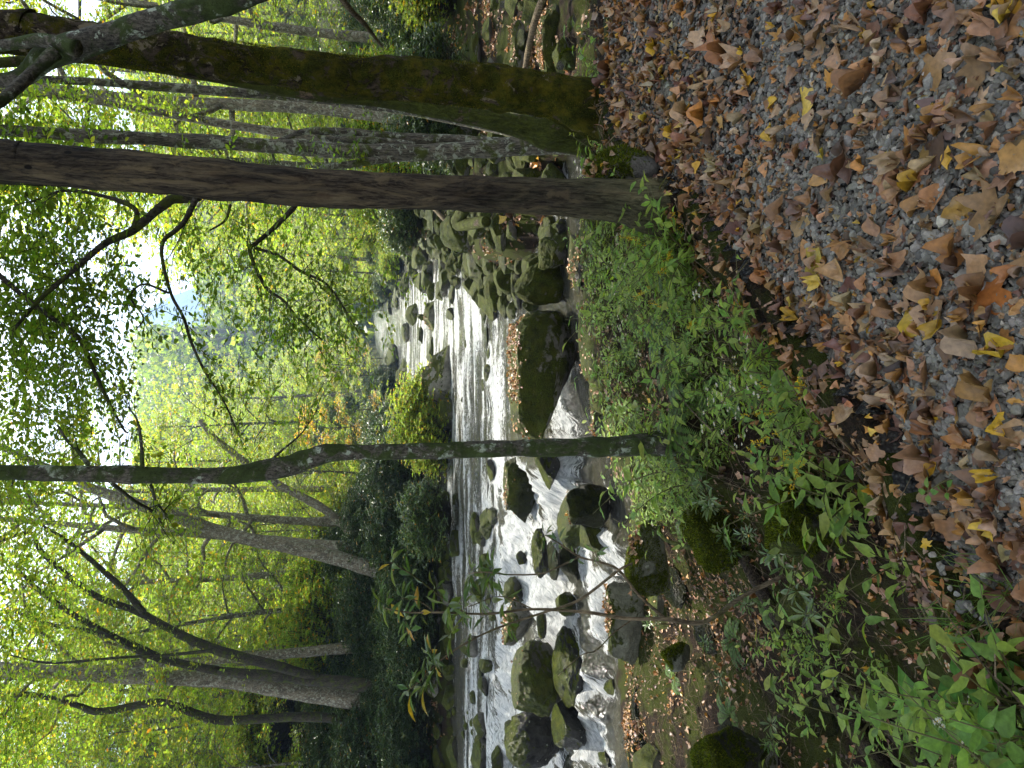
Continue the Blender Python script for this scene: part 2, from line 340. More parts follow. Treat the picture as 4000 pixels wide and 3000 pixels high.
m = t.n("ShaderNodeMixShader"); t.l(fm, m.inputs[0]); t.l(wat, m.inputs[1]); t.l(foam_glint_s, m.inputs[2])
water_m = t.done(m.outputs[0])
def build_water():
    mb = MB()
    for a in ((-12, 7.2, 6.6, 16.96, .04), (-34, 9.5, 17, 30.9, .12), (-10, 34, 31, 160, .4)):
        V, F, c, U = water_mesh(*a); mb.add(V, F, c, U)
    tag(mb.build("stream", water_m), kind="structure")
# ---------------------------------------------------------------- stones
import itertools
def icosphere(sub):
    g = (1 + 5 ** .5) / 2
    V = [(-1, g, 0), (1, g, 0), (-1, -g, 0), (1, -g, 0), (0, -1, g), (0, 1, g), (0, -1, -g), (0, 1, -g), (g, 0, -1), (g, 0, 1), (-g, 0, -1), (-g, 0, 1)]
    F = [(0, 11, 5), (0, 5, 1), (0, 1, 7), (0, 7, 10), (0, 10, 11), (1, 5, 9), (5, 11, 4), (11, 10, 2), (10, 7, 6), (7, 1, 8), (3, 9, 4), (3, 4, 2), (3, 2, 6), (3, 6, 8), (3, 8, 9), (4, 9, 5), (2, 4, 11), (6, 2, 10), (8, 6, 7), (9, 8, 1)]
    V = [np.array(v) / np.linalg.norm(v) for v in V]
    for _ in range(sub):
        mid = {}; F2 = []
        def m(a, b):
            k = (min(a, b), max(a, b))
            if k not in mid: w = V[a] + V[b]; V.append(w / np.linalg.norm(w)); mid[k] = len(V) - 1
            return mid[k]
        for a, b, c in F: ab, bc, ca = m(a, b), m(b, c), m(c, a); F2 += [(a, ab, ca), (b, bc, ab), (c, ca, bc), (ab, bc, ca)]
        F = F2
    return np.array(V), np.array(F)
ICO = {k: icosphere(k) for k in (0, 1, 2, 3, 4, 5)}
def rock_shape(sx, sy, sz, seed, sub=4, angular=.5, rough=.11, flat=0.0, boxy=1.0, under=0.0):
    """a stone: a ball cut by random planes, then roughened; sx, sy, sz are half sizes, base at z = -sz"""
    V, F = ICO[sub]; V = V.copy(); rg = np.random.default_rng(seed)
    for k in range(int(9 + 12 * angular)):
        n = rg.normal(size=3); n /= np.linalg.norm(n); d = rg.uniform(.50, .88) if angular > .25 else rg.uniform(.72, .95)
        h = V @ n - d; V = V - np.clip(h, 0, None)[:, None] * n * .92
    if flat: h = V[:, 2] - (1 - flat); V[:, 2] -= np.clip(h, 0, None) * .9
    if boxy != 1: V = np.sign(V) * np.abs(V) ** boxy
    mx = np.abs(V).max(0); V = V / mx
    if under: V[:, 2] = np.where(V[:, 2] < .3, .3 + (V[:, 2] - .3) * (1 - under * (1 - smooth(-.9, .6, V[:, 0]))), V[:, 2]); V[:, 1] += .35 * under * np.clip(-V[:, 2], 0, 1)
    dn = V / np.linalg.norm(V, axis=1)[:, None]
    V = V + dn * (rough * fbm(V * 1.3 + seed * 3.1, seed, 5, .5) * .8)[:, None] + dn * (.034 * fbm(V * 5.5 + seed, seed + 9, 4))[:, None]
    return V * np.array([sx, sy, sz]), F
M_MOSS = rock_mat("mossy_stone", moss_amt=.72, wetz=-1.32)
M_HALF = rock_mat("half_mossy_stone", moss_amt=.50, wetz=-1.25)
M_BARE = rock_mat("bare_stone", base=(.20, .19, .165), light=(.46, .44, .38), moss_amt=.30, wetz=-1.3)
M_WET = rock_mat("wet_dark_stone", base=(.028, .028, .027), light=(.085, .082, .075), moss_amt=.34, rough=.22)
M_DARK = rock_mat("dark_mossy_stone", base=(.05, .05, .042), light=(.14, .135, .11), moss_amt=.66, rough=.5)
M_TRAILROCK = rock_mat("grey_trail_stone", base=(.16, .155, .14), light=(.30, .29, .26), moss_amt=.36)
M_LEDGE = rock_mat("pale_lichened_stone", base=(.15, .15, .115), light=(.36, .37, .28), moss_amt=.40)
MATS = dict(l=M_LEDGE, m=M_MOSS, h=M_HALF, b=M_BARE, w=M_WET, d=M_DARK, t=M_TRAILROCK)
TOPS = []       # (world points, normals) on stones for leaf litter
LITTER_ROCKS = []
def rock_at(u0, u1, vt, vb, zb, label, mat='m', depth=1.0, ang=.5, seed=None, litter=0, name="boulder", group=None, cat="boulder", flat=0.0, rot=0.0, tilt=(0, 0), sink=.25, sub=4, rough=.11, Yd=None, boxy=1.0, under=0.0):
    """a stone seen between u0..u1 and vt..vb whose foot stands at height zb; depth is its length away from the viewer over its width"""
    u = (u0 + u1) / 2
    P = WZ(u, vb, zb) if Yd is None else W(u, vb, Yd)
    y = P[1]; w = abs(W(u1, vb, y)[0] - W(u0, vb, y)[0]) / 2; sy = w * depth
    yc = y + sy * .8; P = WZ(u, vb, zb) if Yd is None else P
    top = W(u, vt, yc)[2]; h = max(top - P[2], .04); x = P[0] * yc / y
    w *= yc / y * 1.06; h *= 1.05
    sz = h * (1 + sink) / 2
    V, F = rock_shape(w, sy, sz, seed if seed is not None else int(u0 * 7 + vb), sub, ang, rough, flat, boxy, under)
    cx, sx_ = math.cos(rot), math.sin(rot); V[:, :2] = V[:, :2] @ np.array([[cx, sx_], [-sx_, cx]])
    if tilt != (0, 0): V = V @ np.array(Matrix.Rotation(tilt[0], 3, 'X').to_3x3()).T @ np.array(Matrix.Rotation(tilt[1], 3, 'Y').to_3x3()).T
    loc = np.array((x, yc, P[2] + sz * (1 - sink) * 1.0 - 0 * sz)); loc[2] = top - sz
    mb = MB(); mb.add(V, F); o = mb.build(name, MATS[mat]); o.location = loc
    tag(o, label, cat, group)
    if zb < -.9: ROCKS.append((x, yc, (w + sy) / 2))
    if litter: LITTER_ROCKS.append((V + loc, F, litter))
    return o
# ---------------------------------------------------------------- stamping many small shapes into one mesh
def stamp(mb, T, F, pos, d, n, s, col, uv=None, mi=0):
    """T: template points (x across, y along, z out); pos, d (along), n (out): N x 3; s: N or N x 3; col: N x 3"""
    pos = np.asarray(pos, float); N = len(pos)
    if N == 0: return
    d = np.broadcast_to(np.asarray(d, float), (N, 3)); n = np.broadcast_to(np.asarray(n, float), (N, 3))
    d = d / (np.linalg.norm(d, axis=1, keepdims=True) + 1e-9); x = np.cross(d, n); x /= np.linalg.norm(x, axis=1, keepdims=True) + 1e-9; z = np.cross(x, d)
    s = np.asarray(s, float); s = s[:, None] * np.ones(3) if s.ndim == 1 else s
    B = np.stack([x * s[:, :1], d * s[:, 1:2], z * s[:, 2:3]], 1)      # N,3(local axis),3
    V = np.einsum('ka,nab->nkb', T, B) + pos[:, None, :]; K = len(T)
    FF = (F[None] + (np.arange(N) * K)[:, None, None]).reshape(-1, F.shape[1])
    c = np.repeat(np.asarray(col, float), K, axis=0); U = None if uv is None else np.tile(uv, (N, 1))
    mb.add(V.reshape(-1, 3), FF, c, U, mi)
def blade(w=.5, pts=5, curl=0.0, fold=.12, tipx=.0, wob=0.0, seed=0, peak=.42, cup=0.0):
    """a leaf blade of length 1 along y, a quad strip on each side of the midrib"""
    rg = np.random.default_rng(seed); tt = np.linspace(0, 1, pts + 2); V = []; uv = []
    for i, t_ in enumerate(tt):
        ww = w * .5 * (math.sin(math.pi * t_ ** (math.log(.5) / math.log(peak))) ** 1.0 * (1 - .35 * max(0, (t_ - .55) / .45)) if 0 < t_ < 1 else 0.0)
        if wob: ww *= 1 + rg.uniform(-wob, wob)
        z = curl * (t_ - .35) ** 2 + (rg.uniform(-1, 1) * wob * .12 if wob else 0)
        y = t_; x0 = tipx * t_ * t_
        if i in (0, pts + 1): V.append((x0, y, z)); uv.append((.5, t_))
        else:
            f = fold * ww * 2 + cup * ww * ww * 4
            V += [(x0 - ww, y, z + f), (x0, y, z), (x0 + ww, y, z + f * (1 + (rg.uniform(-.8, .8) if wob else 0)))]; uv += [(0, t_), (.5, t_), (1, t_)]
    F = []; b = lambda i: 1 + 3 * (i - 1); last = len(V) - 1
    F += [(0, 2, 1, 1), (0, 3, 2, 2)]
    for i in range(1, pts): F += [(b(i), b(i) + 1, b(i + 1) + 1, b(i + 1)), (b(i) + 1, b(i) + 2, b(i + 1) + 2, b(i + 1) + 1)]
    F += [(b(pts), b(pts) + 1, last, last), (b(pts) + 1, b(pts) + 2, last, last)]
    return np.array(V), np.array([f for f in F]), np.array(uv)
def fixq(F):        # quads that end in a doubled corner become triangles, the rest stay
    tri = F[F[:, 2] == F[:, 3]][:, :3]; q = F[F[:, 2] != F[:, 3]]; return tri, q
def lobed(kind=5, curl=.3, seed=0, wob=.12):
    """a lobed leaf (maple or tulip-tree like), triangles round its centre"""
    rg = np.random.default_rng(seed)
    if kind == 5: R_ = [(-90, .12), (-60, .34), (-38, .5), (-22, .30), (-2, .46), (12, .62), (28, .46), (45, .34), (62, .55), (78, .6), (90, .78)]
    else: R_ = [(-90, .30), (-70, .48), (-45, .52), (-25, .55), (0, .42), (20, .50), (45, .66), (62, .56), (80, .46), (90, .50)]
    pts = [(math.radians(a), r) for a, r in R_]; full = pts + [(math.pi - a, r) for a, r in reversed(pts[1:-1])]
    V = [(0, 0, 0)]; ring = []
    for a, r in full:
        r *= 1 + rg.uniform(-wob, wob); ring.append((r * math.cos(a), r * math.sin(a)))
    M1 = [(x * .55, y * .55) for x, y in ring]; P = [(0, 0)] + M1 + ring
    ax = rg.uniform(0, math.pi); V = []
    for x, y in P:
        q = x * math.cos(ax) + y * math.sin(ax); V.append((x, y + .35, curl * q * q * 2.2 + .05 * math.sin(5 * x + seed) * math.cos(4 * y + seed) * (abs(curl) + .3)))
    n = len(ring); tri = [(0, 1 + i, 1 + (i + 1) % n) for i in range(n)]; q = [(1 + i, 1 + n + i, 1 + n + (i + 1) % n, 1 + (i + 1) % n) for i in range(n)]
    V = np.array(V); return V, np.array(tri), np.array(q), V[:, :2] + np.array([.5, 0])
def stamp_leaf(mb, T, pos, d, n, s, col, mi=0):
    V, F, uv = T; tri, q = fixq(F); a = mb
    # share the points between both face sets
    pos = np.asarray(pos, float)
    if len(pos) == 0: return
    n0 = mb.n; stamp(mb, V, q, pos, d, n, s, col, uv, mi)
    K = len(V); N = len(pos); TF = (tri[None] + (np.arange(N) * K)[:, None, None]).reshape(-1, 3) + n0
    mb.F.append(TF); mb.mi.append(np.full(len(TF), mi))
def stamp_lobed(mb, T, pos, d, n, s, col, mi=0):
    V, tri, q, uv = T; pos = np.asarray(pos, float)
    if len(pos) == 0: return
    n0 = mb.n; stamp(mb, V, q, pos, d, n, s, col, uv, mi); K = len(V); N = len(pos)
    TF = (tri[None] + (np.arange(N) * K)[:, None, None]).reshape(-1, 3) + n0; mb.F.append(TF); mb.mi.append(np.full(len(TF), mi))
LEAF6 = (np.array([(0, 0, 0), (-.27, .3, .05), (-.22, .68, .04), (0, 1, -.04), (.22, .68, .04), (.27, .3, .05)]), np.array([(0, 3, 2, 1), (0, 5, 4, 3)]))
LEAF4 = (np.array([(0, 0, 0), (-.3, .45, .06), (0, 1, 0), (.3, .45, -.02)]), np.array([(0, 3, 2, 1)]))
# ---------------------------------------------------------------- stems, trunks, limbs
def resample(pts, n):
    pts = np.asarray(pts, float)
    if len(pts) > 2:      # Catmull-Rom through the given points
        P = np.vstack([2 * pts[0] - pts[1], pts, 2 * pts[-1] - pts[-2]]); out = []
        for i in range(1, len(P) - 2):
            t_ = np.linspace(0, 1, 9)[:-1, None]; a, b, c_, d_ = P[i - 1], P[i], P[i + 1], P[i + 2]
            out.append(.5 * ((2 * b) + (-a + c_) * t_ + (2 * a - 5 * b + 4 * c_ - d_) * t_ ** 2 + (-a + 3 * b - 3 * c_ + d_) * t_ ** 3))
        pts = np.vstack(out + [P[-2][None]])
    l = np.concatenate([[0], np.cumsum(np.linalg.norm(np.diff(pts[:, :3], axis=0), axis=1))]); q = np.linspace(0, l[-1], n)
    return np.stack([np.interp(q, l, pts[:, k]) for k in range(pts.shape[1])], 1)
def tube(mb, pts, rad, seg=10, n=None, rough=0.0, seed=0, col=(1, 1, 1), cap=True, nscale=3.0, flare=0):
    pts = np.asarray(pts, float); rad = np.asarray(rad, float) * np.ones(len(pts)); A = np.column_stack([pts, rad])
    A = resample(A, n or max(3, len(pts) * 4)); P, r = A[:, :3], A[:, 3]; T = np.gradient(P, axis=0); T /= np.linalg.norm(T, axis=1, keepdims=True) + 1e-12
    up = np.array((0, 1.0, 0)) if abs(T[0] @ np.array((0, 1.0, 0))) < .9 else np.array((1.0, 0, 0))
    x = np.cross(T, up); x /= np.linalg.norm(x, axis=1, keepdims=True) + 1e-12; y = np.cross(T, x)
    a = np.linspace(0, 2 * math.pi, seg, endpoint=False); ca, sa = np.cos(a), np.sin(a); rr = r[:, None] * np.ones(seg)
    D = x[:, None] * ca[None, :, None] + y[:, None] * sa[None, :, None]
    if rough:
        Q = P[:, None] + D * r[:, None, None]
        rr = rr * (1 + rough * fbm(Q * nscale, seed, 4) + rough * .5 * fbm(Q * np.array([nscale * 6, nscale * 6, nscale * .8]), seed + 5, 3))
        if seg > 60: rr = rr * (1 + .028 * np.abs(fbm(Q * np.array([28, 28, 3.0]), seed + 8, 3)) + .022 * fbm(Q * np.array([22, 22, 16.0]), seed + 9, 3))
    if flare:
        k = np.linspace(0, 1, len(P)); f = np.exp(-k * 14)[:, None] * flare; rr = rr * (1 + f * (1 + .6 * np.cos(a * 5 + seed)[None] + .3 * np.cos(a * 3 + 1)[None]))
    V = P[:, None] + D * rr[..., None]; m = len(P); i = np.arange(m * seg).reshape(m, seg); j = np.roll(i, -1, axis=1)
    F = np.stack([i[:-1], j[:-1], j[1:], i[1:]], -1).reshape(-1, 4); L_ = np.concatenate([[0], np.cumsum(np.linalg.norm(np.diff(P, axis=0), axis=1))])
    V = V.reshape(-1, 3)
    if cap:
        V = np.vstack([V, P[:1], P[-1:]]); c0, c1 = m * seg, m * seg + 1; n0 = mb.n
        mb.add(V, F, col); mb.F.append(np.stack([np.full(seg, c0), j[0], i[0]], -1) + n0); mb.F.append(np.stack([np.full(seg, c1), i[-1], j[-1]], -1) + n0)
        mb.mi += [np.zeros(seg, int)] * 2
    else: mb.add(V, F, col)
    return P, r
def twig_tubes(mb, P, r0, r1, col=(1, 1, 1)):
    """many thin three-sided twigs at once; P: N x K x 3"""
    N, K, _ = P.shape; T = np.gradient(P, axis=1); T /= np.linalg.norm(T, axis=2, keepdims=True) + 1e-9
    x = np.cross(T, np.array((.13, .2, 1.0))); x /= np.linalg.norm(x, axis=2, keepdims=True) + 1e-9; y = np.cross(T, x)
    r = np.linspace(r0, r1, K)[None, :, None] if np.isscalar(r0) else (np.asarray(r0)[:, None] * np.linspace(1, .3, K)[None])[..., None]
    V = np.stack([P + (x * math.cos(a) + y * math.sin(a)) * r for a in (0, 2.094, 4.189)], 2); i = np.arange(N * K * 3).reshape(N, K, 3); j = np.roll(i, -1, axis=2)
    F = np.stack([i[:, :-1], j[:, :-1], j[:, 1:], i[:, 1:]], -1).reshape(-1, 4); mb.add(V.reshape(-1, 3), F, col, mi=0)
def pick(rg, pal, n, jit=.18):
    pal = np.array([p[:3] for p in pal], float) if len(pal[0]) == 3 else np.array([p[:3] for p in pal], float)
    w = np.ones(len(pal)); c = pal[rg.integers(0, len(pal), n)]; return np.clip(c * rg.normal(1, jit, (n, 1)) * rg.normal(1, .06, (n, 3)), .002, .9)
GREEN = [(.10, .17, .022), (.13, .20, .022), (.085, .15, .02), (.16, .22, .025), (.11, .19, .02)]
LIME = [(.17, .25, .030), (.21, .27, .030), (.13, .22, .028), (.24, .26, .032), (.15, .24, .035)]
DEEP = [(.035, .07, .018), (.05, .09, .02), (.03, .055, .018), (.07, .11, .025)]
GOLD = [(.38, .24, .02), (.45, .26, .02), (.34, .27, .03), (.42, .18, .015)]
def foliage(mb, rg, O, D, ln, K, leaf, pal, droop=.25, spread=.9, flat=.35, six=True, twig=.004, mi=1, tw=True, gold=0.0):
    """twigs starting at O (N x 3) towards D, each with K leaves set left and right in a layered spray"""
    N = len(O); D = D / (np.linalg.norm(D, axis=1, keepdims=True) + 1e-9); ln = np.asarray(ln) * np.ones(N); k = np.linspace(.12, 1, K)
    side = np.cross(D, (0, 0, 1.0)); side /= np.linalg.norm(side, axis=1, keepdims=True) + 1e-9
    bend = rg.normal(0, .18, (N, 1, 1)) * side[:, None]
    P = O[:, None] + D[:, None] * (ln[:, None] * k[None])[..., None] + bend * (ln[:, None] * k[None] ** 2)[..., None]; P[..., 2] -= droop * (ln[:, None] * k[None] ** 2)
    if tw:
        Pt = np.concatenate([O[:, None], P[:, [K // 3, 2 * K // 3, K - 1]]], 1); twig_tubes(mb, Pt, twig, twig * .4, (1, 1, 1))
    sg = np.where(np.arange(K) % 2 == 0, 1, -1)[None, :, None] * rg.choice([-1, 1], (N, 1, 1))
    ld = D[:, None] * rg.uniform(.25, .9, (N, K, 1)) + sg * side[:, None] * spread + rg.normal(0, .28, (N, K, 3)); ld[..., 2] -= rg.uniform(0, droop * 1.6, (N, K))
    ld /= np.linalg.norm(ld, axis=2, keepdims=True) + 1e-9
    off = rg.uniform(0, .5, (N, K, 1)) * leaf
    nn = np.array((0, 0, 1.0)) + rg.normal(0, flat, (N, K, 3)); s = leaf * rg.uniform(.6, 1.25, N * K)
    c = pick(rg, pal, N * K) * np.repeat(rg.uniform(.75, 1.2, N), K)[:, None]
    if gold: g = rg.random(N * K) < gold; c[g] = pick(rg, GOLD, int(g.sum()))
    T, F = LEAF6 if six else LEAF4
    stamp(mb, T, F, (P + ld * off).reshape(-1, 3), ld.reshape(-1, 3), nn.reshape(-1, 3), s, c, None, mi)
def along(rg, pts, n, lo=.2, hi=1.0, n_s=40):
    A = resample(np.asarray(pts, float), n_s); T = np.gradient(A, axis=0); k = rg.uniform(lo, hi, n) * (n_s - 1); i = k.astype(int).clip(0, n_s - 2); f = (k - i)[:, None]
    return A[i] * (1 - f) + A[i + 1] * f, T[i] / (np.linalg.norm(T[i], axis=1, keepdims=True) + 1e-9)
def spray_on(mb, rg, pts, n, ln=.8, K=14, leaf=.075, pal=GREEN, lo=.2, hi=1.0, up=.1, **kw):
    """side twigs with leaves along one limb; longer twigs first fork into sub-twigs"""
    O, T = along(rg, pts, n, lo, hi); side = np.cross(T, (0, 0, 1.0)); side /= np.linalg.norm(side, axis=1, keepdims=True) + 1e-9
    D = T * rg.uniform(.1, .8, (n, 1)) + side * rg.choice([-1, 1], (n, 1)) * rg.uniform(.5, 1, (n, 1)) + np.stack([rg.normal(0, .15, n), rg.normal(0, .15, n), rg.uniform(-.3, .5, n) + up], 1)
    foliage(mb, rg, O, D, ln * rg.uniform(.5, 1.25, n), K, leaf, pal, **kw)
B_GREY = bark_mat("grey_bark", (.055, .05, .042), (.20, .185, .15), moss=(.06, .075, .02), moss_amt=.28, lichen=(.34, .36, .28), lichen_amt=.35)
B_PALE = bark_mat("pale_bark", (.09, .08, .06), (.29, .26, .20), moss=(.06, .075, .02), moss_amt=.10, lichen=(.34, .34, .27), lichen_amt=.35)
B_DARK = bark_mat("dark_bark", (.022, .02, .017), (.085, .075, .06), moss=(.05, .065, .015), moss_amt=.35)
def z_of(t): x = t.n('ShaderNodeSeparateXYZ'); t.l(t.pos(), x.inputs[0]); return x.outputs[2]
B_MOSS = bark_mat("mossy_bark", (.045, .035, .025), (.19, .14, .10), moss=(.055, .070, .011), moss_amt=.82, lichen=(.25, .26, .17), lichen_amt=.2, stretch=2.5, bump=1.0)
B_LICHEN = bark_mat("lichen_bark", (.045, .042, .035), (.15, .14, .12), moss=(.04, .06, .02), moss_amt=.50, lichen=(.42, .48, .38), lichen_amt=.30, stretch=2)
B_SNAG = bark_mat("bare_dead_wood", (.022, .016, .011), (.135, .10, .062), moss=(.10, .10, .045), moss_amt=.30, stretch=9, bump=.9, wood=(.21, .135, .06))
L_BROAD = leaf_mat("broad_leaf", tr=.55, alt=(.24, .22, .03), gain=2.1)
L_DEEP = leaf_mat("evergreen_leaf", tr=.25, rough=.28, vary=.1, alt=(.09, .11, .03), spec=.6)
def snag_mat():
    t = NT("weathered_dead_wood"); v = t.coord("Object", (1, 1, .12)); a = t.noise(v, 70, 7, .75, .5); b = t.noise(t.coord("Object", (1, 1, .22)), 9, 6, .7, 1.2); d = t.noise(t.coord("Object", (1, 1, .5)), 3.2, 6, .7, .8); z = z_of(t)
    c = t.mix(t.ramp(a, [(.42, 0.0), (.58, 1.0)]), (.020, .014, .010), (.10, .08, .055)); c = t.mix(t.ramp(b, [(.50, 0.0), (.60, .85)]), c, (.19, .145, .085)); c = t.mix(t.ramp(b, [(.36, .9), (.44, 0.0)]), c, (.012, .010, .009)); c = t.mix(t.ramp(d, [(.56, 0.0), (.64, .8)]), c, (.08, .05, .03))
    g = t.ramp(t.math('ADD', t.math('MULTIPLY', z, -.45), t.math('MULTIPLY', d, 1.1)), [(.10, 0.0), (.45, .75)]); c = t.mix(g, c, t.mix(t.ramp(a, [(.4, 0.0), (.6, 1.0)]), (.05, .05, .022), (.185, .18, .095)))
    k = t.vor(t.coord("Object", (1, 1, .6)), 9); c = t.mix(t.ramp(k, [(.08, 1.0), (.11, 0.0)]), c, (.01, .008, .007)); c = t.mix(.7, c, t.ramp(t.noise(t.coord('Object', (1, 1, .3)), 4, 4), [(.35, (.4, .4, .4)), (.65, (1.4, 1.4, 1.35))]), 'MULTIPLY')
    return t.done(t.bsdf(c, .85, t.bump(t.math('ADD', t.math('MULTIPLY', a, 1.3), b), 1.0, .03), .2))
def moss_trunk_mat():
    t = NT("moss_over_bark"); o = t.coord("Object"); f = t.noise(o, 110, 4, .8); a = t.noise(o, 7, 7, .75, .7); b = t.noise(t.coord("Object", (1, 1, .4)), 14, 6, .75, .8); z = z_of(t)
    bark = t.mix(t.ramp(b, [(.42, 0.0), (.58, 1.0)]), (.022, .018, .013), (.12, .09, .065)); bark = t.mix(t.ramp(t.noise(o, 5, 6, .7, .4), [(.57, 0.0), (.60, 1.0)]), bark, (.30, .25, .17))
    moss = t.mix(t.ramp(f, [(.35, 0.0), (.65, 1.0)]), (.010, .014, .002), (.085, .095, .012)); moss = t.mix(t.ramp(t.noise(o, 10, 5, .7), [(.45, 0.0), (.62, .8)]), moss, (.135, .115, .012)); moss = t.mix(.8, moss, t.ramp(t.noise(o, 3.5, 5, .65, .5), [(.36, (.35, .35, .35)), (.64, (1.5, 1.5, 1.4))]), 'MULTIPLY')
    k = t.ramp(t.math('ADD', a, t.math('MULTIPLY', z, -.028)), [(.37, 0.0), (.44, 1.0)]); c = t.mix(k, bark, moss); return t.done(t.bsdf(c, .95, t.bump(t.math('ADD', t.math('MULTIPLY', f, .7), t.math('ADD', a, b)), 1.0, .05), .08))
B_SNAG = snag_mat(); B_BIGMOSS = moss_trunk_mat()
def proto_tree(name, seed, h, base, rad, nl, ntw, K, leaf, pal, r0, bark, mat=None, gold=.04, six=False, shape='oval', lean=.05, seg=7):
    rg = np.random.default_rng(seed); root = bpy.data.objects.new(name, None)
    zz = np.linspace(0, h * .96, 7); wx = np.cumsum(rg.normal(0, lean, 7)) * h * .08; wy = np.cumsum(rg.normal(0, lean, 7)) * h * .08; wx -= wx[0]; wy -= wy[0]
    T = np.stack([wx, wy, zz], 1); T[0, 2] = -.4; tm = MB(); tube(tm, T, r0 * np.linspace(1, .18, 7), 12, 30, rough=.10, seed=seed, flare=.35)
    cm = MB()
    for i in range(nl):
        f = (i + rg.random()) / nl; z = base + (h * .95 - base) * f; k = np.interp(z, T[:, 2], np.arange(7)); p = np.array([np.interp(z, T[:, 2], T[:, 0]), np.interp(z, T[:, 2], T[:, 1]), z])
        az = i * 2.4 + rg.uniform(-.5, .5); L0 = rad * ({'oval': math.sin(math.pi * (f * .8 + .16)), 'cone': 1.05 - .8 * f}[shape]) * rg.uniform(.7, 1.25); d = np.array((math.cos(az), math.sin(az), 0))
        rise = rg.uniform(.15, .6) + .5 * f; Lp = [p]
        for j in range(1, 5): q = j / 4; Lp.append(p + d * L0 * q + np.array((0, 0, L0 * rise * (q - .45 * q * q))) + rg.normal(0, .05 * L0, 3))
        tube(tm, Lp, r0 * .42 * (1.1 - .7 * f) * np.linspace(1, .12, 5), 5, 9, seed=i); spray_on(cm, rg, Lp, ntw, ln=.34 * rad * rg.uniform(.8, 1.2), K=K, leaf=leaf, pal=pal, lo=.25, six=six, gold=gold, twig=.006)
    C.objects.link(root); tr = tm.build("trunk", bark, root); cr = cm.build("crown", [bark, mat or L_BROAD], root, smooth_=False); return root
# ---------------------------------------------------------------- near and named trees, traced at their own distances
def path(pts, Y0, Y1=None):
    n = len(pts); ys = np.linspace(Y0, Y0 if Y1 is None else Y1, n); return np.array([L(p[0], p[1], y) for p, y in zip(pts, ys)])
def radii(wpx, Y): return np.array([w / 2 / FPX * Y for w in wpx])
def ground_root(p, r, zdrop=.5):
    q = p.copy(); return q
def near_tree(name, label, cat, trunk, w, Y, bark, limbs=(), group=None, foot=None, seg=18, n=70, rough=.09, seed=1, flare=.3, sprays=(), leafpal=GREEN, Y1=None, extra=None, topext=0, nscale=3.0):
    """trunk: photo pixels from the top down to the foot; limbs: (pixels, widths, Y0, Y1); sprays: (path index or pixels, ...)"""
    P = path(trunk[::-1], Y, Y1); rad = radii(w[::-1], Y)
    g = float(H(P[0, 0], P[0, 1])); low = P[0].copy(); low[2] = min(g - .15, P[0, 2] - .1) ; low[:2] -= (P[1] - P[0])[:2] * .1
    if P[0, 2] > g - .1: P = np.vstack([low, P]); rad = np.concatenate([[rad[0]], rad])
    if topext: e = P[-1] + (P[-1] - P[-2]) / np.linalg.norm(P[-1] - P[-2]) * topext; P = np.vstack([P, e]); rad = np.append(rad, rad[-1] * .7)
    root = empty(name, P[0], 0, label, cat, group); base = np.array(P[0])
    m = MB(); tube(m, P - base, rad, seg, n, rough=rough, seed=seed, flare=flare, nscale=nscale); tr = m.build("trunk", bark, root)
    LP = []
    for (lp, lw, a, b) in limbs:
        q = path(lp, a, b); LP.append(q); m = MB(); tube(m, q - base, radii(lw, (a + b) / 2), 8, max(14, len(lp) * 6), rough=.10, seed=seed + len(LP), nscale=8); m.build("limb", bark, root)
    if sprays or extra:
        cm = MB(); rg = np.random.default_rng(seed + 77)
        for s in sprays:
            q = LP[s[0]] if isinstance(s[0], int) else (P if s[0] == 't' else path(*s[0])); kw = dict(pal=leafpal); kw.update(s[2] if len(s) > 2 else {})
            if not isinstance(s[0], (int, str)): tube(cm, q - base, np.linspace(.018, .005, len(q)), 5, 12, rough=.1)
            spray_on(cm, rg, q - base, s[1], **kw)
        if extra: extra(cm, rg, base, P)
        cm.build("crown", [bark, L_BROAD], root, smooth_=False)
    return root, P, rad, base
def fuzz(root, P, rad, base, n, ln, seed, zlo=-1, zhi=9, pal=((.055, .075, .012), (.10, .11, .015), (.03, .045, .01))):
    """a coat of short moss shoots on a trunk"""
    rg = np.random.default_rng(seed); A = resample(np.column_stack([P, rad]), 200); q_ = rg.uniform(0, 198.9, n); i = q_.astype(int); q_ = (q_ - i)[:, None]; c = A[i] * (1 - q_) + A[i + 1] * q_; keep = (c[:, 2] > zlo) & (c[:, 2] < zhi)
    a = rg.uniform(0, 2 * math.pi, n); D = np.stack([np.cos(a), np.sin(a), 0 * a], 1); pos = c[:, :3] + D * c[:, 3:4] * .98
    k = keep & (vnoise(pos * 4.0, seed) > -.45 + .9 * np.clip((pos[:, 2] - 1.6) / 3.5, 0, 1)); pos, D = pos[k], D[k]; N = len(pos)
    d = D * rg.uniform(.5, 1, (N, 1)) + rg.normal(0, .5, (N, 3)) + np.array((0, 0, .15)); T = np.array([(-.10, 0, 0), (.10, 0, 0), (0, 1, .1)]); F = np.array([(0, 1, 2)])
    m = MB(); stamp(m, T, F, pos - base, d, rg.normal(0, 1, (N, 3)), ln * rg.uniform(.5, 1.6, N), pick(rg, pal, N, .3)); o = m.build("moss", L_MOSSF, root, smooth_=False); o["kind"] = "stuff"
L_MOSSF = leaf_mat("moss_shoots", tr=.35, rough=.8, vary=0, spec=.1)
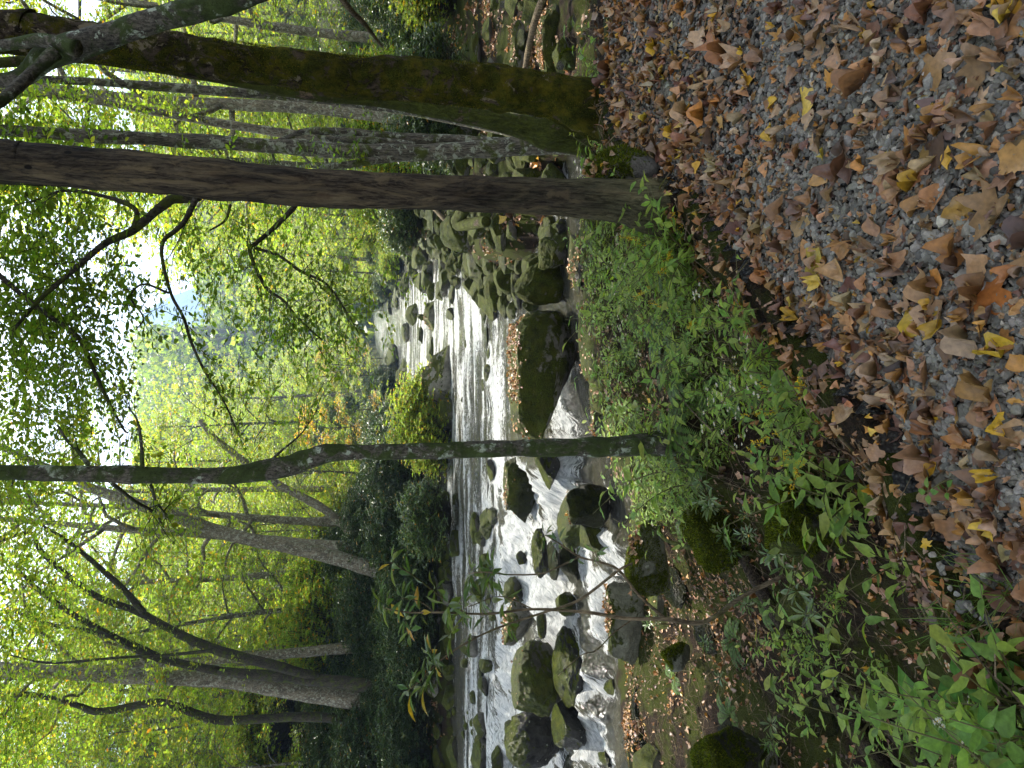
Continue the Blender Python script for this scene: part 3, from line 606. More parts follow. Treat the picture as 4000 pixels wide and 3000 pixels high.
# 1 the big moss-covered trunk beside the trail
mt = [(-60, 122), (0, 125), (301, 159), (603, 196), (904, 238), (1200, 280), (1500, 305), (1803, 328), (1950, 345), (2104, 366), (2220, 395), (2330, 432)]
r_, P_, rd_, b_ = near_tree("mossy_tree", "thick trunk coated in olive moss standing at the far edge of the gravel trail", "tree", mt, [140, 140, 130, 136, 136, 136, 144, 160, 158, 162, 182, 205], 4.95, B_BIGMOSS,
    topext=3.5, seg=96, n=520, rough=.15, seed=4, flare=.2, nscale=4)
fuzz(r_, P_, rd_, b_, 90000, .015, 5, zhi=5.5, pal=((.05, .06, .006), (.11, .11, .012), (.025, .032, .004), (.15, .13, .012)))
MOSSY = (r_, P_, rd_, b_)
# 2 the leaning lichen-spotted tree that crosses in front of it, rooted outside the frame
lt = [(-40, 318), (90, 300), (180, 225), (301, 180), (440, 135), (542, 100), (723, 48), (880, 10), (1025, -45), (1400, -190), (2250, -480)]
near_tree("leaning_tree", "lichen-spotted limb-like trunk leaning across in front of the mossy tree near the sky", "tree", lt, [50, 62, 84, 96, 84, 82, 84, 88, 92, 110, 140], 4.2, B_LICHEN, Y1=4.5, seg=64, n=300, rough=.10, seed=9, topext=0,
    limbs=[([(215, 205), (120, 290), (60, 345), (0, 398), (-80, 450)], [52, 42, 38, 34, 30], 4.22, 4.0), ([(300, 190), (170, 158), (60, 170), (-60, 190)], [60, 46, 40, 34], 4.22, 4.4)])
# 3 the bare dead trunk
st = [(-80, 622), (0, 627), (301, 652), (603, 677), (904, 706), (1205, 734), (1500, 746), (1803, 756), (2100, 766), (2285, 776), (2420, 785), (2520, 800)]
r_, P_, rd_, b_ = near_tree("dead_tree", "bare dead trunk without bark, brown and yellowish, rooted at the trail's edge", "tree", st, [134, 135, 138, 142, 141, 137, 134, 130, 133, 140, 150, 175], 3.72, B_SNAG, topext=2.5, seg=96, n=520, rough=.07, seed=12, flare=.35, nscale=5)
# 4 the slim curved tree with green lichen between the trail and the stream
th = [(-80, 1846), (0, 1847), (301, 1851), (603, 1856), (850, 1859), (960, 1850), (1060, 1832), (1145, 1812), (1230, 1784), (1300, 1768), (1420, 1766), (1601, 1764), (1903, 1754), (2150, 1750), (2325, 1747), (2450, 1742), (2570, 1735)]
thin_l = [([(343, 1813), (300, 1755), (259, 1717), (225, 1660)], [16, 14, 11, 6], 5.05, 5.6), ([(557, 1820), (550, 1720), (535, 1640), (500, 1590)], [13, 11, 8, 5], 5.05, 5.8), ([(1040, 1815), (1100, 1760), (1180, 1690), (1240, 1600)], [10, 8, 6, 4], 5.1, 6.0),
          ([(440, 1890), (530, 1960), (600, 2000), (640, 2060)], [14, 12, 9, 6], 5.1, 5.8), ([(590, 1895), (610, 1960), (650, 2010)], [12, 9, 6], 5.1, 5.6)]
r_, P_, rd_, b_ = near_tree("slim_tree", "slim curved trunk blotched with green lichen in the middle of the view before the stream", "tree", th, [50, 52, 58, 60, 62, 68, 76, 78, 72, 64, 60, 60, 64, 68, 70, 72, 76], 5.1, B_LICHEN, limbs=thin_l, seg=64, n=420, rough=.11, seed=21, flare=.35, topext=4.0,
    sprays=[(0, 9, dict(ln=.45, K=9, leaf=.06)), (1, 10, dict(ln=.45, K=9, leaf=.06)), (2, 8, dict(ln=.4, K=8, leaf=.055)), (3, 12, dict(ln=.5, K=9, leaf=.06, pal=LIME)), (4, 10, dict(ln=.45, K=9, leaf=.06, pal=LIME))], leafpal=LIME, nscale=6)
fuzz(r_, P_, rd_, b_, 7000, .014, 6, zhi=6, pal=((.045, .07, .025), (.07, .10, .03)))
# 5 the forked trees behind the mossy one
near_tree("forked_tree", "forked grey trunk seen in the gap between the mossy tree and the dead trunk", "tree", [(-40, 502), (0, 506), (300, 528), (784, 552), (1300, 586), (1600, 596), (1900, 582), (2100, 568), (2200, 560)], [34, 36, 44, 50, 56, 62, 66, 70, 80], 8.6, B_GREY, seg=16, n=90, seed=31, rough=.12,
    limbs=[([(2060, 556), (1923, 560), (1742, 548), (1560, 540), (1380, 520), (1200, 512), (1120, 540), (1050, 560)], [50, 50, 48, 44, 36, 26, 20, 16], 8.6, 8.9), ([(1620, 575), (1500, 552), (1380, 545), (1290, 542), (1230, 530)], [40, 32, 28, 22, 14], 8.6, 8.8),
           ([(1560, 610), (1480, 625), (1380, 640), (1290, 650), (1240, 660)], [36, 34, 28, 24, 18], 8.6, 8.3)], topext=3,
    sprays=[(1, 14, dict(ln=.5, K=10)), (2, 14, dict(ln=.5, K=10)), ('t', 60, dict(lo=.55, ln=.9, K=14))])
near_tree("leaning_mossy_tree", "mossy leaning trunk just behind the big mossy tree, rising from the low bank", "tree", [(0, 245), (300, 222), (603, 262), (844, 298), (1200, 362), (1500, 390), (1742, 432), (1923, 470), (2060, 500), (2140, 520)], [36, 40, 42, 46, 52, 58, 66, 74, 86, 110], 7.4, B_MOSS, seg=18, n=90, seed=33, topext=3)
near_tree("grey_tree", "straight grey trunk close behind the mossy leaning one, darker and thinner", "tree", [(0, 300), (400, 322), (800, 352), (1200, 382), (1560, 424), (1860, 478), (1990, 500)], [22, 28, 34, 38, 42, 46, 52], 9.8, B_GREY, seg=12, n=60, seed=35, topext=2)
near_tree("pale_pole_tree", "tall thin pale trunk behind, leaning towards the dead trunk near the sky", "tree", [(0, 352), (361, 392), (723, 458), (1145, 525), (1400, 545), (1800, 560)], [24, 26, 30, 34, 34, 38], 13.5, B_PALE, seg=10, n=60, seed=37, topext=3,
    sprays=[('t', 130, dict(lo=.45, ln=1.2, K=14, pal=LIME))])
# 6 the limbs that reach from a tree hidden behind the dead trunk
beech = [([(765, 760), (771, 771), (700, 776), (663, 783), (590, 840), (512, 904), (440, 935), (392, 964), (301, 1042), (211, 1120), (139, 1187), (48, 1295)], [30, 34, 36, 34, 32, 30, 27, 24, 20, 17, 14, 10], 6.6, 6.2),
         ([(765, 775), (723, 861), (680, 905), (639, 940), (633, 1010), (669, 1150), (717, 1241), (747, 1337), (801, 1452), (870, 1560), (925, 1680)], [24, 20, 18, 16, 14, 12, 12, 10, 9, 7, 5], 6.4, 5.6),
         ([(1160, 780), (1145, 814), (1055, 904), (1000, 950), (976, 985), (1037, 1120), (1109, 1175), (1170, 1250), (1260, 1330)], [18, 20, 19, 16, 14, 12, 10, 8, 5], 6.4, 5.8),
         ([(1000, 970), (1091, 1000), (1175, 1060), (1266, 1102), (1330, 1180), (1400, 1300)], [12, 11, 11, 9, 7, 4], 6.2, 5.6),
         ([(-30, 1050), (0, 1078), (150, 1205), (301, 1313), (355, 1422), (416, 1554), (482, 1675), (500, 1690)], [18, 18, 17, 16, 14, 12, 8, 5], 6.8, 6.0),
         ([(520, 900), (530, 820), (420, 770), (250, 745), (120, 790)], [22, 18, 14, 10, 6], 6.4, 6.6),
         ([(900, 800), (880, 860), (820, 900)], [12, 9, 6], 6.4, 6.2), ([(660, 1145), (560, 1110), (510, 1160), (560, 1240), (530, 1290)], [9, 8, 8, 7, 4], 5.9, 5.8)]
def hang(cm, rg, base, P):
    """loose outer sprays that hang into the top of the view"""
    for (x, y, Y, n, l, lf, pal) in [(60, 980, 7.5, 26, 1.0, .07, GREEN), (200, 900, 7.5, 26, 1.0, .07, GREEN), (330, 1100, 7.0, 22, .9, .065, GREEN), (90, 1400, 7.5, 34, 1.0, .07, GREEN), (260, 1330, 7.2, 30, .9, .065, GREEN), (60, 1650, 7.8, 30, 1.0, .07, LIME),
                                     (300, 1230, 7, 16, .8, .06, GREEN), (150, 1150, 7.2, 26, .9, .065, GREEN), (60, 1200, 7, 24, .9, .065, GREEN), (300, 1560, 8.2, 24, .9, .07, LIME), (820, 930, 6.8, 26, .8, .06, GREEN), (900, 1100, 6.6, 26, .8, .06, GREEN), (1080, 1280, 6.2, 24, .7, .055, GREEN),
                                     (1230, 1230, 6.2, 22, .7, .055, GREEN), (1330, 1260, 6.2, 18, .6, .055, GREEN), (1380, 1180, 6.4, 16, .6, .055, LIME), (980, 1620, 6, 14, .6, .055, LIME), (130, 900, 9, 30, 1.2, .08, GREEN), (40, 700, 9, 26, 1.2, .08, GREEN), (180, 1500, 9, 30, 1.1, .07, LIME), (330, 900, 8, 26, 1, .065, LIME), (120, 1300, 9, 34, 1.1, .07, LIME), (30, 1800, 9, 26, 1.1, .07, LIME), (220, 1680, 9, 26, 1.1, .07, LIME), (60, 2000, 10, 30, 1.2, .08, LIME), (160, 2200, 11, 30, 1.3, .08, LIME), (40, 2500, 11, 30, 1.3, .08, LIME), (60, 2850, 11, 40, 1.4, .08, LIME), (180, 560, 10, 24, 1.1, .07, LIME), (330, 420, 10, 24, 1.1, .07, LIME), (480, 620, 10, 24, 1.0, .07, LIME), (60, 500, 9, 20, 1.2, .08, LIME)]:
        n = int(n * 2.0); p = L(x, y, Y); o = p + rg.normal(0, .33, (n, 3)) * np.array((1, 1.2, .75)); D = rg.normal(0, 1, (n, 3)) * np.array((1, 1, .25)); pal = [tuple(min(1, q * 1.35) for q in p_) for p_ in pal] + LIME[:1]; foliage(cm, rg, o - base, D, l * .55 * rg.uniform(.5, 1.2, n), 11, lf, pal, twig=.003)
near_tree("beech_tree", "green-leaved tree hidden behind the dead trunk, its dark crooked limbs reaching over the stream", "tree", [(-40, 690), (300, 700), (765, 730), (1200, 745), (1700, 765), (2060, 775)], [50, 54, 58, 60, 62, 66], 6.7, B_DARK, limbs=beech, seg=14, n=50, seed=41, topext=3,
    sprays=[(0, 40, dict(ln=.6, K=11, leaf=.062)), (1, 24, dict(ln=.4, K=11, leaf=.055)), (2, 34, dict(ln=.5, K=11, leaf=.055)), (3, 30, dict(ln=.45, K=11, leaf=.052)), (4, 36, dict(ln=.6, K=11, leaf=.062)), (5, 20, dict(ln=.6, K=11)), (7, 12, dict(ln=.4, K=9))], extra=hang)
# 7 trees on the far bank, left of the water
near_tree("leaning_pale_tree", "pale patchy trunk leaning out over the far bank beside the slim tree", "tree", [(300, 1880), (392, 1922), (603, 1990), (904, 2090), (1100, 2130), (1300, 2175), (1500, 2235)], [28, 36, 42, 47, 50, 54, 58], 28, B_PALE, seg=14, n=60, seed=51, rough=.10, topext=3,
    limbs=[([(850, 2072), (780, 2030), (700, 2010), (600, 2012)], [18, 14, 10, 6], 28, 27), ([(1000, 2110), (980, 2060), (930, 2035)], [14, 11, 7], 28, 27)], sprays=[('t', 90, dict(lo=.5, ln=2.2, K=16, leaf=.12, pal=LIME)), (0, 30, dict(ln=1.4, K=14, leaf=.12, pal=LIME))])
near_tree("slanting_pole_tree", "thin slanting pale trunk crossing behind the slim tree above the bushes", "tree", [(780, 1640), (844, 1717), (1000, 1835), (1085, 1892), (1265, 1988), (1420, 2110)], [20, 24, 26, 28, 32, 34], 30, B_PALE, seg=10, n=50, seed=53, sprays=[('t', 60, dict(lo=.6, ln=2.0, K=16, leaf=.12, pal=LIME))])
near_tree("bank_tree", "largest pale trunk on the far bank, standing straight behind the rhododendron leaves", "tree", [(-40, 2605), (0, 2608), (422, 2640), (704, 2650), (904, 2660), (1100, 2690), (1300, 2722), (1450, 2745), (1560, 2765)], [38, 40, 47, 51, 55, 63, 68, 72, 80], 27, B_PALE, seg=18, n=80, seed=55, flare=.06, rough=.08, topext=5,
    sprays=[('t', 160, dict(lo=.45, hi=.95, ln=2.4, K=16, leaf=.12, pal=LIME))])
near_tree("mossy_limbed_tree", "dark mossy trunk branching into long curved limbs beside the largest far-bank trunk", "tree", [(844, 2620), (1000, 2636), (1200, 2652), (1400, 2672), (1560, 2700)], [30, 38, 43, 48, 54], 26.5, B_DARK, seg=14, n=50, seed=57, flare=.06,
    limbs=[([(1240, 2640), (1160, 2625), (1085, 2603), (856, 2542), (711, 2482), (542, 2392), (361, 2320), (168, 2163), (120, 2080), (0, 2115)], [34, 38, 40, 38, 32, 26, 22, 18, 14, 10], 26.5, 24), ([(560, 2392), (480, 2300), (361, 2193), (260, 2110), (160, 2050)], [26, 22, 18, 13, 8], 25, 23),
           ([(850, 2620), (700, 2590), (572, 2555), (430, 2480), (301, 2410), (169, 2320), (78, 2235)], [34, 30, 26, 22, 20, 16, 10], 26.5, 24), ([(640, 2575), (480, 2500), (330, 2460), (200, 2440), (60, 2390)], [22, 20, 16, 12, 8], 26, 26), ([(830, 2540), (650, 2560), (450, 2570), (200, 2590), (40, 2560)], [14, 12, 10, 9, 5], 25, 24)],
    sprays=[(0, 90, dict(ln=1.5, K=15, leaf=.12, pal=LIME)), (1, 50, dict(ln=1.4, K=15, leaf=.12, pal=LIME)), (2, 60, dict(ln=1.5, K=15, leaf=.12, pal=LIME)), (3, 40, dict(ln=1.4, K=15, leaf=.12, pal=LIME)), (4, 40, dict(ln=1.4, K=15, leaf=.12, pal=LIME))])
near_tree("crooked_tree", "thin crooked brown trunk at the outer side of the far-bank trees", "tree", [(0, 2730), (120, 2712), (300, 2755), (392, 2780), (603, 2745), (711, 2768), (844, 2812), (1024, 2808), (1200, 2800), (1400, 2812), (1600, 2830)], [16, 18, 20, 24, 28, 30, 32, 32, 34, 36, 40], 27.5, B_DARK, seg=10, n=70, seed=59, rough=.10,
    sprays=[('t', 70, dict(lo=.4, ln=1.8, K=15, leaf=.12, pal=LIME))])
# ---------------------------------------------------------------- the forest behind
rgf = np.random.default_rng(5)
PROTO = [proto_tree("broadleaf_tree", 101, 15, 3.2, 4.2, 20, 26, 15, .17, LIME, .17, B_GREY),
         proto_tree("broadleaf_tree", 102, 18, 5.0, 4.6, 20, 26, 15, .17, LIME + GREEN, .20, B_PALE, gold=.06),
         proto_tree("broadleaf_tree", 103, 12, 1.6, 3.6, 20, 24, 15, .15, GREEN, .13, B_GREY, shape='cone'),
         proto_tree("broadleaf_tree", 104, 20, 7.0, 4.8, 20, 26, 15, .18, LIME, .22, B_PALE, gold=.10),
         proto_tree("broadleaf_tree", 105, 8, 1.0, 2.8, 18, 22, 14, .13, LIME, .08, B_GREY, gold=.05),
         proto_tree("broadleaf_tree", 106, 6.5, 1.0, 2.4, 16, 20, 14, .12, GOLD + LIME[:1], .07, B_GREY, gold=.3)]
LABELS_BG = {'l': "tall yellow-green tree in the crowded wood on the slope beyond the stream", 'r': "green-leaved tree in the crowded wood behind the mossy trunk", 'f': "pale yellow-green tree far off at the head of the stream", 'g': "small golden-yellow tree far up the stream"}
used = set(); NBG = 0
def put_tree(pi, x, y, kind, sc=None, rz=None):
    global NBG
    root = PROTO[pi]; z = float(H(x, y)); sc = sc or rgf.uniform(.8, 1.2); rz = rgf.uniform(0, 6.28) if rz is None else rz
    tl = (rgf.normal(0, .05), rgf.normal(0, .05)); grp = {'l': "trees of the wood beyond the stream", 'r': "trees of the wood behind the mossy trunk", 'f': "far trees at the head of the stream", 'g': "golden trees far up the stream"}[kind]
    if pi in used: o = dup(root, (x, y, z), rz, sc, LABELS_BG[kind], grp, "tree", tl)
    else: used.add(pi); root.location = (x, y, z); root.rotation_euler = (tl[0], tl[1], rz); root.scale = (sc,) * 3; tag(root, LABELS_BG[kind], "tree", grp)
    NBG += 1
def spread(n, fx, fy, dmin, test):
    out = []; k = 0
    while len(out) < n and k < 9000:
        k += 1; x, y = rgf.uniform(*fx), rgf.uniform(*fy)
        if test(x, y) and all((x - a) ** 2 + (y - b) ** 2 > dmin ** 2 for a, b in out): out.append((x, y))
    return out
inview = lambda x, y: abs(x) < y * .60 + 3
for x, y in spread(58, (-46, -2), (28, 66), 3.2, lambda x, y: inview(x, y) and float(riv_s(x, y)) > 3.2 and x < -4.5 - 0 * y): put_tree(int(rgf.choice([0, 1, 2, 3, 4, 4])), x, y, 'l', rgf.uniform(.9, 1.35))
for x, y in spread(26, (-40, 4), (62, 120), 6.5, lambda x, y: inview(x, y) and float(riv_s(x, y)) > 3 and x < y * .02 - 2): put_tree(int(rgf.choice([0, 1, 3])), x, y, 'l', rgf.uniform(1.0, 1.4))
for x, y in spread(34, (5.5, 40), (14, 60), 3.4, lambda x, y: inview(x, y) and float(riv_s(x, y)) > 1.5 and (y > 22 or x > 7.2)): put_tree(int(rgf.choice([0, 1, 2, 3, 4])), x, y, 'r')
for x, y in spread(20, (9, 60), (60, 130), 7, lambda x, y: inview(x, y) and float(riv_s(x, y)) > 2 and x > y * .10): put_tree(int(rgf.choice([0, 1, 3])), x, y, 'r', rgf.uniform(.9, 1.3))
for x, y in spread(16, (-8, 34), (125, 190), 9, lambda x, y: abs(x - y * .07) < 26): put_tree(int(rgf.choice([0, 1, 4])), x, y, 'f', rgf.uniform(.8, 1.2))
for (x, y, k, s) in ((1.0, 62, 4, 1.1), (2.0, 76, 4, 1.4), (-1.5, 47, 4, .8), (10.5, 66, 4, 1.3), (11, 80, 2, 1.1), (12, 50, 4, 1.2), (10.5, 40, 4, 1.0)): put_tree(k, x, y, 'f' if y > 60 else 'l' if x < 0 else 'r', s)
for (x, y, s) in ((-2.6, 44, 1.0), (3.6, 98, 1.5)): put_tree(5, x, y, 'g', s)
# a far wooded ridge that reads as one mass
def ridge_cover():
    rg = np.random.default_rng(8); n = 24000; y = 105 + 515 * rg.random(n) ** 1.4; x = rg.uniform(-1, 1, n) * y * .62; k = riv_s(x, y) > 5; x, y = x[k], y[k]; n = len(x); z = H(x, y); T = np.array([(-.5, 0, 0), (0, .5, .25), (.5, 0, 0), (0, -.5, -.1)]); F = np.array([(0, 3, 2, 1)])
    m = MB(); k = 7; P = np.repeat(np.stack([x, y, z], 1), k, 0) + rg.normal(0, 1, (n * k, 3)) * np.array((2.6, 2.6, 2.2)) + np.array((0, 0, 4.5)); N = n * k
    stamp(m, T, F, P, rg.normal(0, 1, (N, 3)), rg.normal(0, 1, (N, 3)), rg.uniform(.8, 2.2, N), pick(rg, LIME + GREEN + GREEN, N) * np.repeat(rg.uniform(.6, 1.2, n), k)[:, None]); tag(m.build("distant_forest", L_BROAD, None, False), kind="stuff")
ridge_cover()
# the blue mountain closing the valley
def mountain():
    a = np.arange(-900, 1101, 14.0); b = np.arange(1250, 2600, 16.0); X, Y = np.meshgrid(a, b)
    pk = lambda cx, h, w: h * np.exp(-((X - cx) / w) ** 2)
    ridge = np.maximum.reduce([pk(150, 560, 190), pk(-260, 330, 330), pk(640, 380, 300), pk(60, 500, 330)]); prof = np.clip((Y - 1250) / 620, 0, 1) ** .8 * np.clip((2600 - Y) / 500, 0, 1)
    Z = ridge * prof + 34 * fbm2(X, Y, .006, 3, 5) * prof + 10 * fbm2(X, Y, .05, 9, 3) - 5; m = MB(); m.add(np.stack([X, Y, Z], -1), grid_faces(len(a), len(b)))
    t = NT("wooded_mountain"); p = t.pos(); c = t.mix(t.ramp(t.noise(p, .03, 6, .7), [(.35, 0.0), (.65, 1.0)]), (.012, .028, .022), (.05, .075, .05)); tag(m.build("mountain", t.done(t.bsdf(c, .9, t.bump(t.noise(p, .05, 5, .7), 1.0, 12), .1))), kind="structure")
mountain()
# ---------------------------------------------------------------- rhododendron and other shrubs
def proto_shrub(name, seed, rad, h, nb, leaf, pal, gold=.02, wl=8, narrow=.30, mat=None):
    rg = np.random.default_rng(seed); root = bpy.data.objects.new(name, None); C.objects.link(root); tm = MB(); cm = MB()
    a = rg.uniform(0, 6.28, nb); q = rg.uniform(.15, 1, nb) ** .5; hh = h * (.25 + .75 * rg.uniform(0, 1, nb) ** .6) * np.sqrt(1 - .75 * q ** 2); tip = np.stack([np.cos(a) * q * rad, np.sin(a) * q * rad, hh], 1)
    tip += rg.normal(0, .12, tip.shape) * rad * .5
    st = tip * np.array((.08, .08, 0)) + rg.normal(0, .04, (nb, 3)) * np.array((1, 1, 0)); st[:, 2] = -.1; mid = st * .45 + tip * .55 + rg.normal(0, .08, (nb, 3)) * rad; mid[:, 2] -= .1 * h
    twig_tubes(tm, np.stack([st, st * .7 + mid * .3, mid, mid * .3 + tip * .7, tip], 1), .016, .004)
    T = blade(narrow, 3, -.25, .25, peak=.55); W_ = wl; k = 3
    for j in range(k):
        P = tip + rg.normal(0, .16, tip.shape) * (j > 0); az = rg.uniform(0, 6.28, (nb, 1)) + np.arange(W_)[None] * (6.283 / W_) + rg.normal(0, .25, (nb, W_)); el = rg.normal(.15, .3, (nb, W_))
        d = np.stack([np.cos(az) * np.cos(el), np.sin(az) * np.cos(el), np.sin(el)], -1).reshape(-1, 3); P = np.repeat(P, W_, 0); N = len(P)
        c = pick(rg, pal, N); g = rg.random(N) < gold; c[g] = pick(rg, GOLD, int(g.sum())); nn = np.array((0, 0, 1.0)) + rg.normal(0, .25, (N, 3)); stamp_leaf(cm, T, P, d, nn, leaf * rg.uniform(.7, 1.2, N), c, 0)
    tm.build("stems", B_DARK, root); cm.build("foliage", mat or L_DEEP, root, smooth_=False); return root
SH = [proto_shrub("rhododendron_shrub", 201, 1.5, 2.2, 620, .15, DEEP), proto_shrub("rhododendron_shrub", 202, 1.2, 1.6, 480, .14, DEEP + GREEN[:2], gold=.03), proto_shrub("leafy_shrub", 203, 1.1, 1.7, 700, .085, GREEN + LIME, gold=.10, narrow=.5, mat=L_BROAD, wl=6)]
su = set()
def put_shrub(k, x, y, sc, label, group, dz=0.0):
    z = float(H(x, y)) + dz; rz = rgf.uniform(0, 6.28)
    if k in su: return dup(SH[k], (x, y, z), rz, sc, label, group, "shrub")
    su.add(k); r = SH[k]; r.location = (x, y, z); r.rotation_euler = (0, 0, rz); r.scale = (sc,) * 3; tag(r, label, "shrub", group); return r
GS = "rhododendrons on the far bank"
for x, y in spread(78, (-24, -1.5), (23.6, 38), 1.2, lambda x, y: .7 < float(riv_s(x, y)) < 8 and x > -.62 * y and not (-13.5 < x < -9.8 and y < 25.3)): put_shrub(int(rgf.choice([0, 0, 1])), x, y, rgf.uniform(.8, 1.25), "dark glossy rhododendron crowding the slope of the far bank", GS)
for x, y in spread(16, (-12, 2), (34, 66), 2.0, lambda x, y: .5 < float(riv_s(x, y)) < 4 and x < y * .03 - 1.5): put_shrub(int(rgf.choice([0, 1, 2])), x, y, rgf.uniform(.9, 1.4), "green bush lining the far side of the upper stream", "bushes along the upper stream")
for x, y in spread(34, (6.4, 22), (13, 46), 1.9, lambda x, y: inview(x, y) and float(riv_s(x, y)) > .9 and y > 12 + .4 * x): put_shrub(int(rgf.choice([0, 1, 1, 2])), x, y, rgf.uniform(.6, 1.1), "low rhododendron under the trees on the near side", "low rhododendrons under the trees")
for x, y in spread(18, (7, 22), (46, 110), 2.5, lambda x, y: .6 < float(riv_s(x, y)) < 6): put_shrub(int(rgf.choice([1, 2])), x, y, rgf.uniform(.9, 1.6), "bush lining the near side of the upper stream", "bushes along the upper stream, near side")
for x, y in spread(46, (-30, 2), (31, 74), 2.2, lambda x, y: inview(x, y) and float(riv_s(x, y)) > 5): put_shrub(2, x, y, rgf.uniform(1.2, 2.2), "light green undergrowth bush among the trunks of the slope", "undergrowth bushes on the slope")
for x, y in spread(40, (6, 34), (15, 70), 2.2, lambda x, y: inview(x, y) and float(riv_s(x, y)) > 2.5): put_shrub(int(rgf.choice([2, 1])), x, y, rgf.uniform(1.0, 1.9), "green undergrowth bush among the trunks behind the mossy tree", "undergrowth bushes behind the mossy tree")
p = L(1480, 1640, 25.5); put_shrub(2, p[0], p[1], 1.5, "sunlit bright green bush hanging over the water right beside the slim tree", None); p = L(1560, 1700, 24.6); put_shrub(2, p[0], p[1], 1.2, "smaller sunlit green bush under the large bright one by the slim tree", None)
p = L(1600, 2030, 22.6); put_shrub(1, p[0], p[1], 1.0, "sunlit rhododendron bough leaning low over the dark bank edge", None, .6)
# ---------------------------------------------------------------- the stones of the stream, measured off the photograph's crops
def foot(u, vb):
    z = -1.3
    for _ in range(6): p = WZ(u, vb, z); z = float(np.where(riv_s(p[0], p[1]) < .3, zwater(p[0], p[1]), H(p[0], p[1])))
    return z
def box(kind, a, b, c, d):
    if kind == 'A': s, x0, u0 = 2.212, 1500, 2400
    elif kind == 'B': s, x0, u0 = 2.212, 1400, 1700
    elif kind == 'C': s, x0, u0 = 2.212, 1650, 1100
    elif kind == 'D': s, x0, u0 = 2.212, 1200, 750
    elif kind == 'E': s, x0, u0 = 2.765, 1650, 3000
    elif kind == 'Z': s, x0, u0 = 1.659, 1300, 1000
    elif kind == 'Y': s, x0, u0 = 1.508, 2600, 1100
    return x0 + a / s, x0 + b / s, u0 - d / s, u0 - c / s
def rk(kind, a, b, c, d, label, mat='m', zb=None, **kw):
    vt, vb, u0, u1 = box(kind, a, b, c, d); z = foot((u0 + u1) / 2, vb) if zb is None else zb
    return rock_at(u0, u1, vt, vb, z - .03, label, mat, **kw)
rk('A', 1140, 1560, 945, 1300, "large mossy wedge-shaped boulder, tallest of those right of the giant leaf-strewn slab", 'm', depth=.8, ang=.3, seed=3, sub=5)
rk('A', 1330, 1590, 730, 1020, "mossy pyramid boulder between the large wedge boulder and the white rivulet", 'm', depth=.8, ang=.6, seed=8, sub=5)
rk('A', 1570, 1740, 690, 1200, "long flat grey stone sprinkled with leaves, nearest in the side channel", 'b', depth=.6, ang=.4, seed=11, litter=60, flat=.45)
rk('A', 770, 985, 590, 975, "big yellow-green mossy boulder near the dead trunk, largest at mid height of the boulder bar", 'm', depth=.8, ang=.35, seed=14, sub=5)
rk('A', 925, 1020, 770, 1005, "rounded mossy boulder directly under the big yellow-green one", 'm', ang=.2, seed=15)
rk('A', 986, 1175, 655, 1055, "broad dark boulder with a thin rim of moss under the rounded mossy one", 'd', ang=.2, seed=16, depth=.7)
rk('A', 1070, 1235, 745, 1005, "grey boulder with fallen leaves on its pale top, above the pyramid boulder", 'h', ang=.6, seed=18, litter=50, flat=.3)
rk('A', 870, 1060, 1035, 1365, "green moss-covered boulder slanting down to the bright rapids", 'm', ang=.3, seed=20, depth=.6, sub=5)
rk('A', 980, 1085, 1200, 1415, "small round mossy boulder at the edge of the rapids below the slanting green one", 'm', ang=.2, seed=21)
rk('A', 1055, 1165, 1285, 1425, "dark round stone touching the rapids, lowest of the bar's outer stones", 'd', ang=.2, seed=22)
rk('A', 1090, 1215, 960, 1315, "long bare grey stone lying above the large wedge boulder", 'b', ang=.4, seed=23, depth=.45)
rk('A', 1045, 1130, 1110, 1285, "small mossy stone between the slanting boulder and the long bare one", 'm', ang=.3, seed=24)
rk('A', 460, 560, 815, 1235, "long sunlit cream-coloured boulder with a dark underside at the side of the rapids", 'b', ang=.45, seed=26, depth=.35, flat=.3, sub=5)
rk('A', 675, 785, 775, 1050, "yellow-mossed slab stone jutting into the rapids", 'm', ang=.4, seed=27, depth=.6)
rk('A', 620, 690, 845, 1035, "narrow mossy stone just upstream of the yellow-mossed slab stone", 'm', ang=.3, seed=28, depth=.6)
rk('A', 765, 840, 785, 1035, "dark-sided mossy stone just downstream of the yellow-mossed slab stone", 'm', ang=.3, seed=29)
rk('A', 555, 620, 1090, 1295, "dark pointed boulder out in the rapids off the cream-coloured one", 'd', ang=.4, seed=30, depth=.6)
rk('A', 540, 610, 805, 935, "small mossy stone between the cream boulder and the narrow mossy one", 'm', seed=31)
rk('A', 365, 470, 640, 895, "weathered mossy stone upstream behind the cream boulder", 'h', seed=32)
rk('A', 828, 892, 1290, 1475, "dark pointed stone in the rapids just off the slanting green boulder", 'd', ang=.5, seed=33, depth=.5)
rk('A', 345, 445, 1275, 1525, "leaf-topped stone with a dark pointed side, midstream beyond the cream boulder", 'h', ang=.6, seed=34, litter=40, depth=.6)
rk('A', 930, 1005, 640, 745, "small mossy stone tucked under the big yellow-green boulder", 'm', seed=35)
rk('A', 985, 1085, 585, 765, "leaf-strewn mossy stone close beside the dead trunk", 'm', seed=36, litter=30)
rk('A', 1150, 1275, 615, 775, "dark bare stone above the rivulet close beside the dead trunk", 'd', ang=.6, seed=37)
rk('A', 1370, 1485, 535, 705, "dark mossy cobble leaning on the dead trunk's side of the rivulet", 'd', ang=.2, seed=38)
rk('A', 1262, 1355, 525, 705, "mossy cobble upstream of the rivulet, partly behind the dead trunk", 'm', ang=.2, seed=39)
rk('A', 1445, 1590, 565, 700, "black wet stone that splits the rivulet's little fall", 'w', ang=.4, seed=40)
rk('A', 425, 525, 560, 705, "yellow mossy stone upstream, half behind the dead trunk", 'm', seed=41)
rk('A', 325, 395, 555, 665, "low mossy stone, farthest upstream beside the dead trunk", 'm', seed=42)
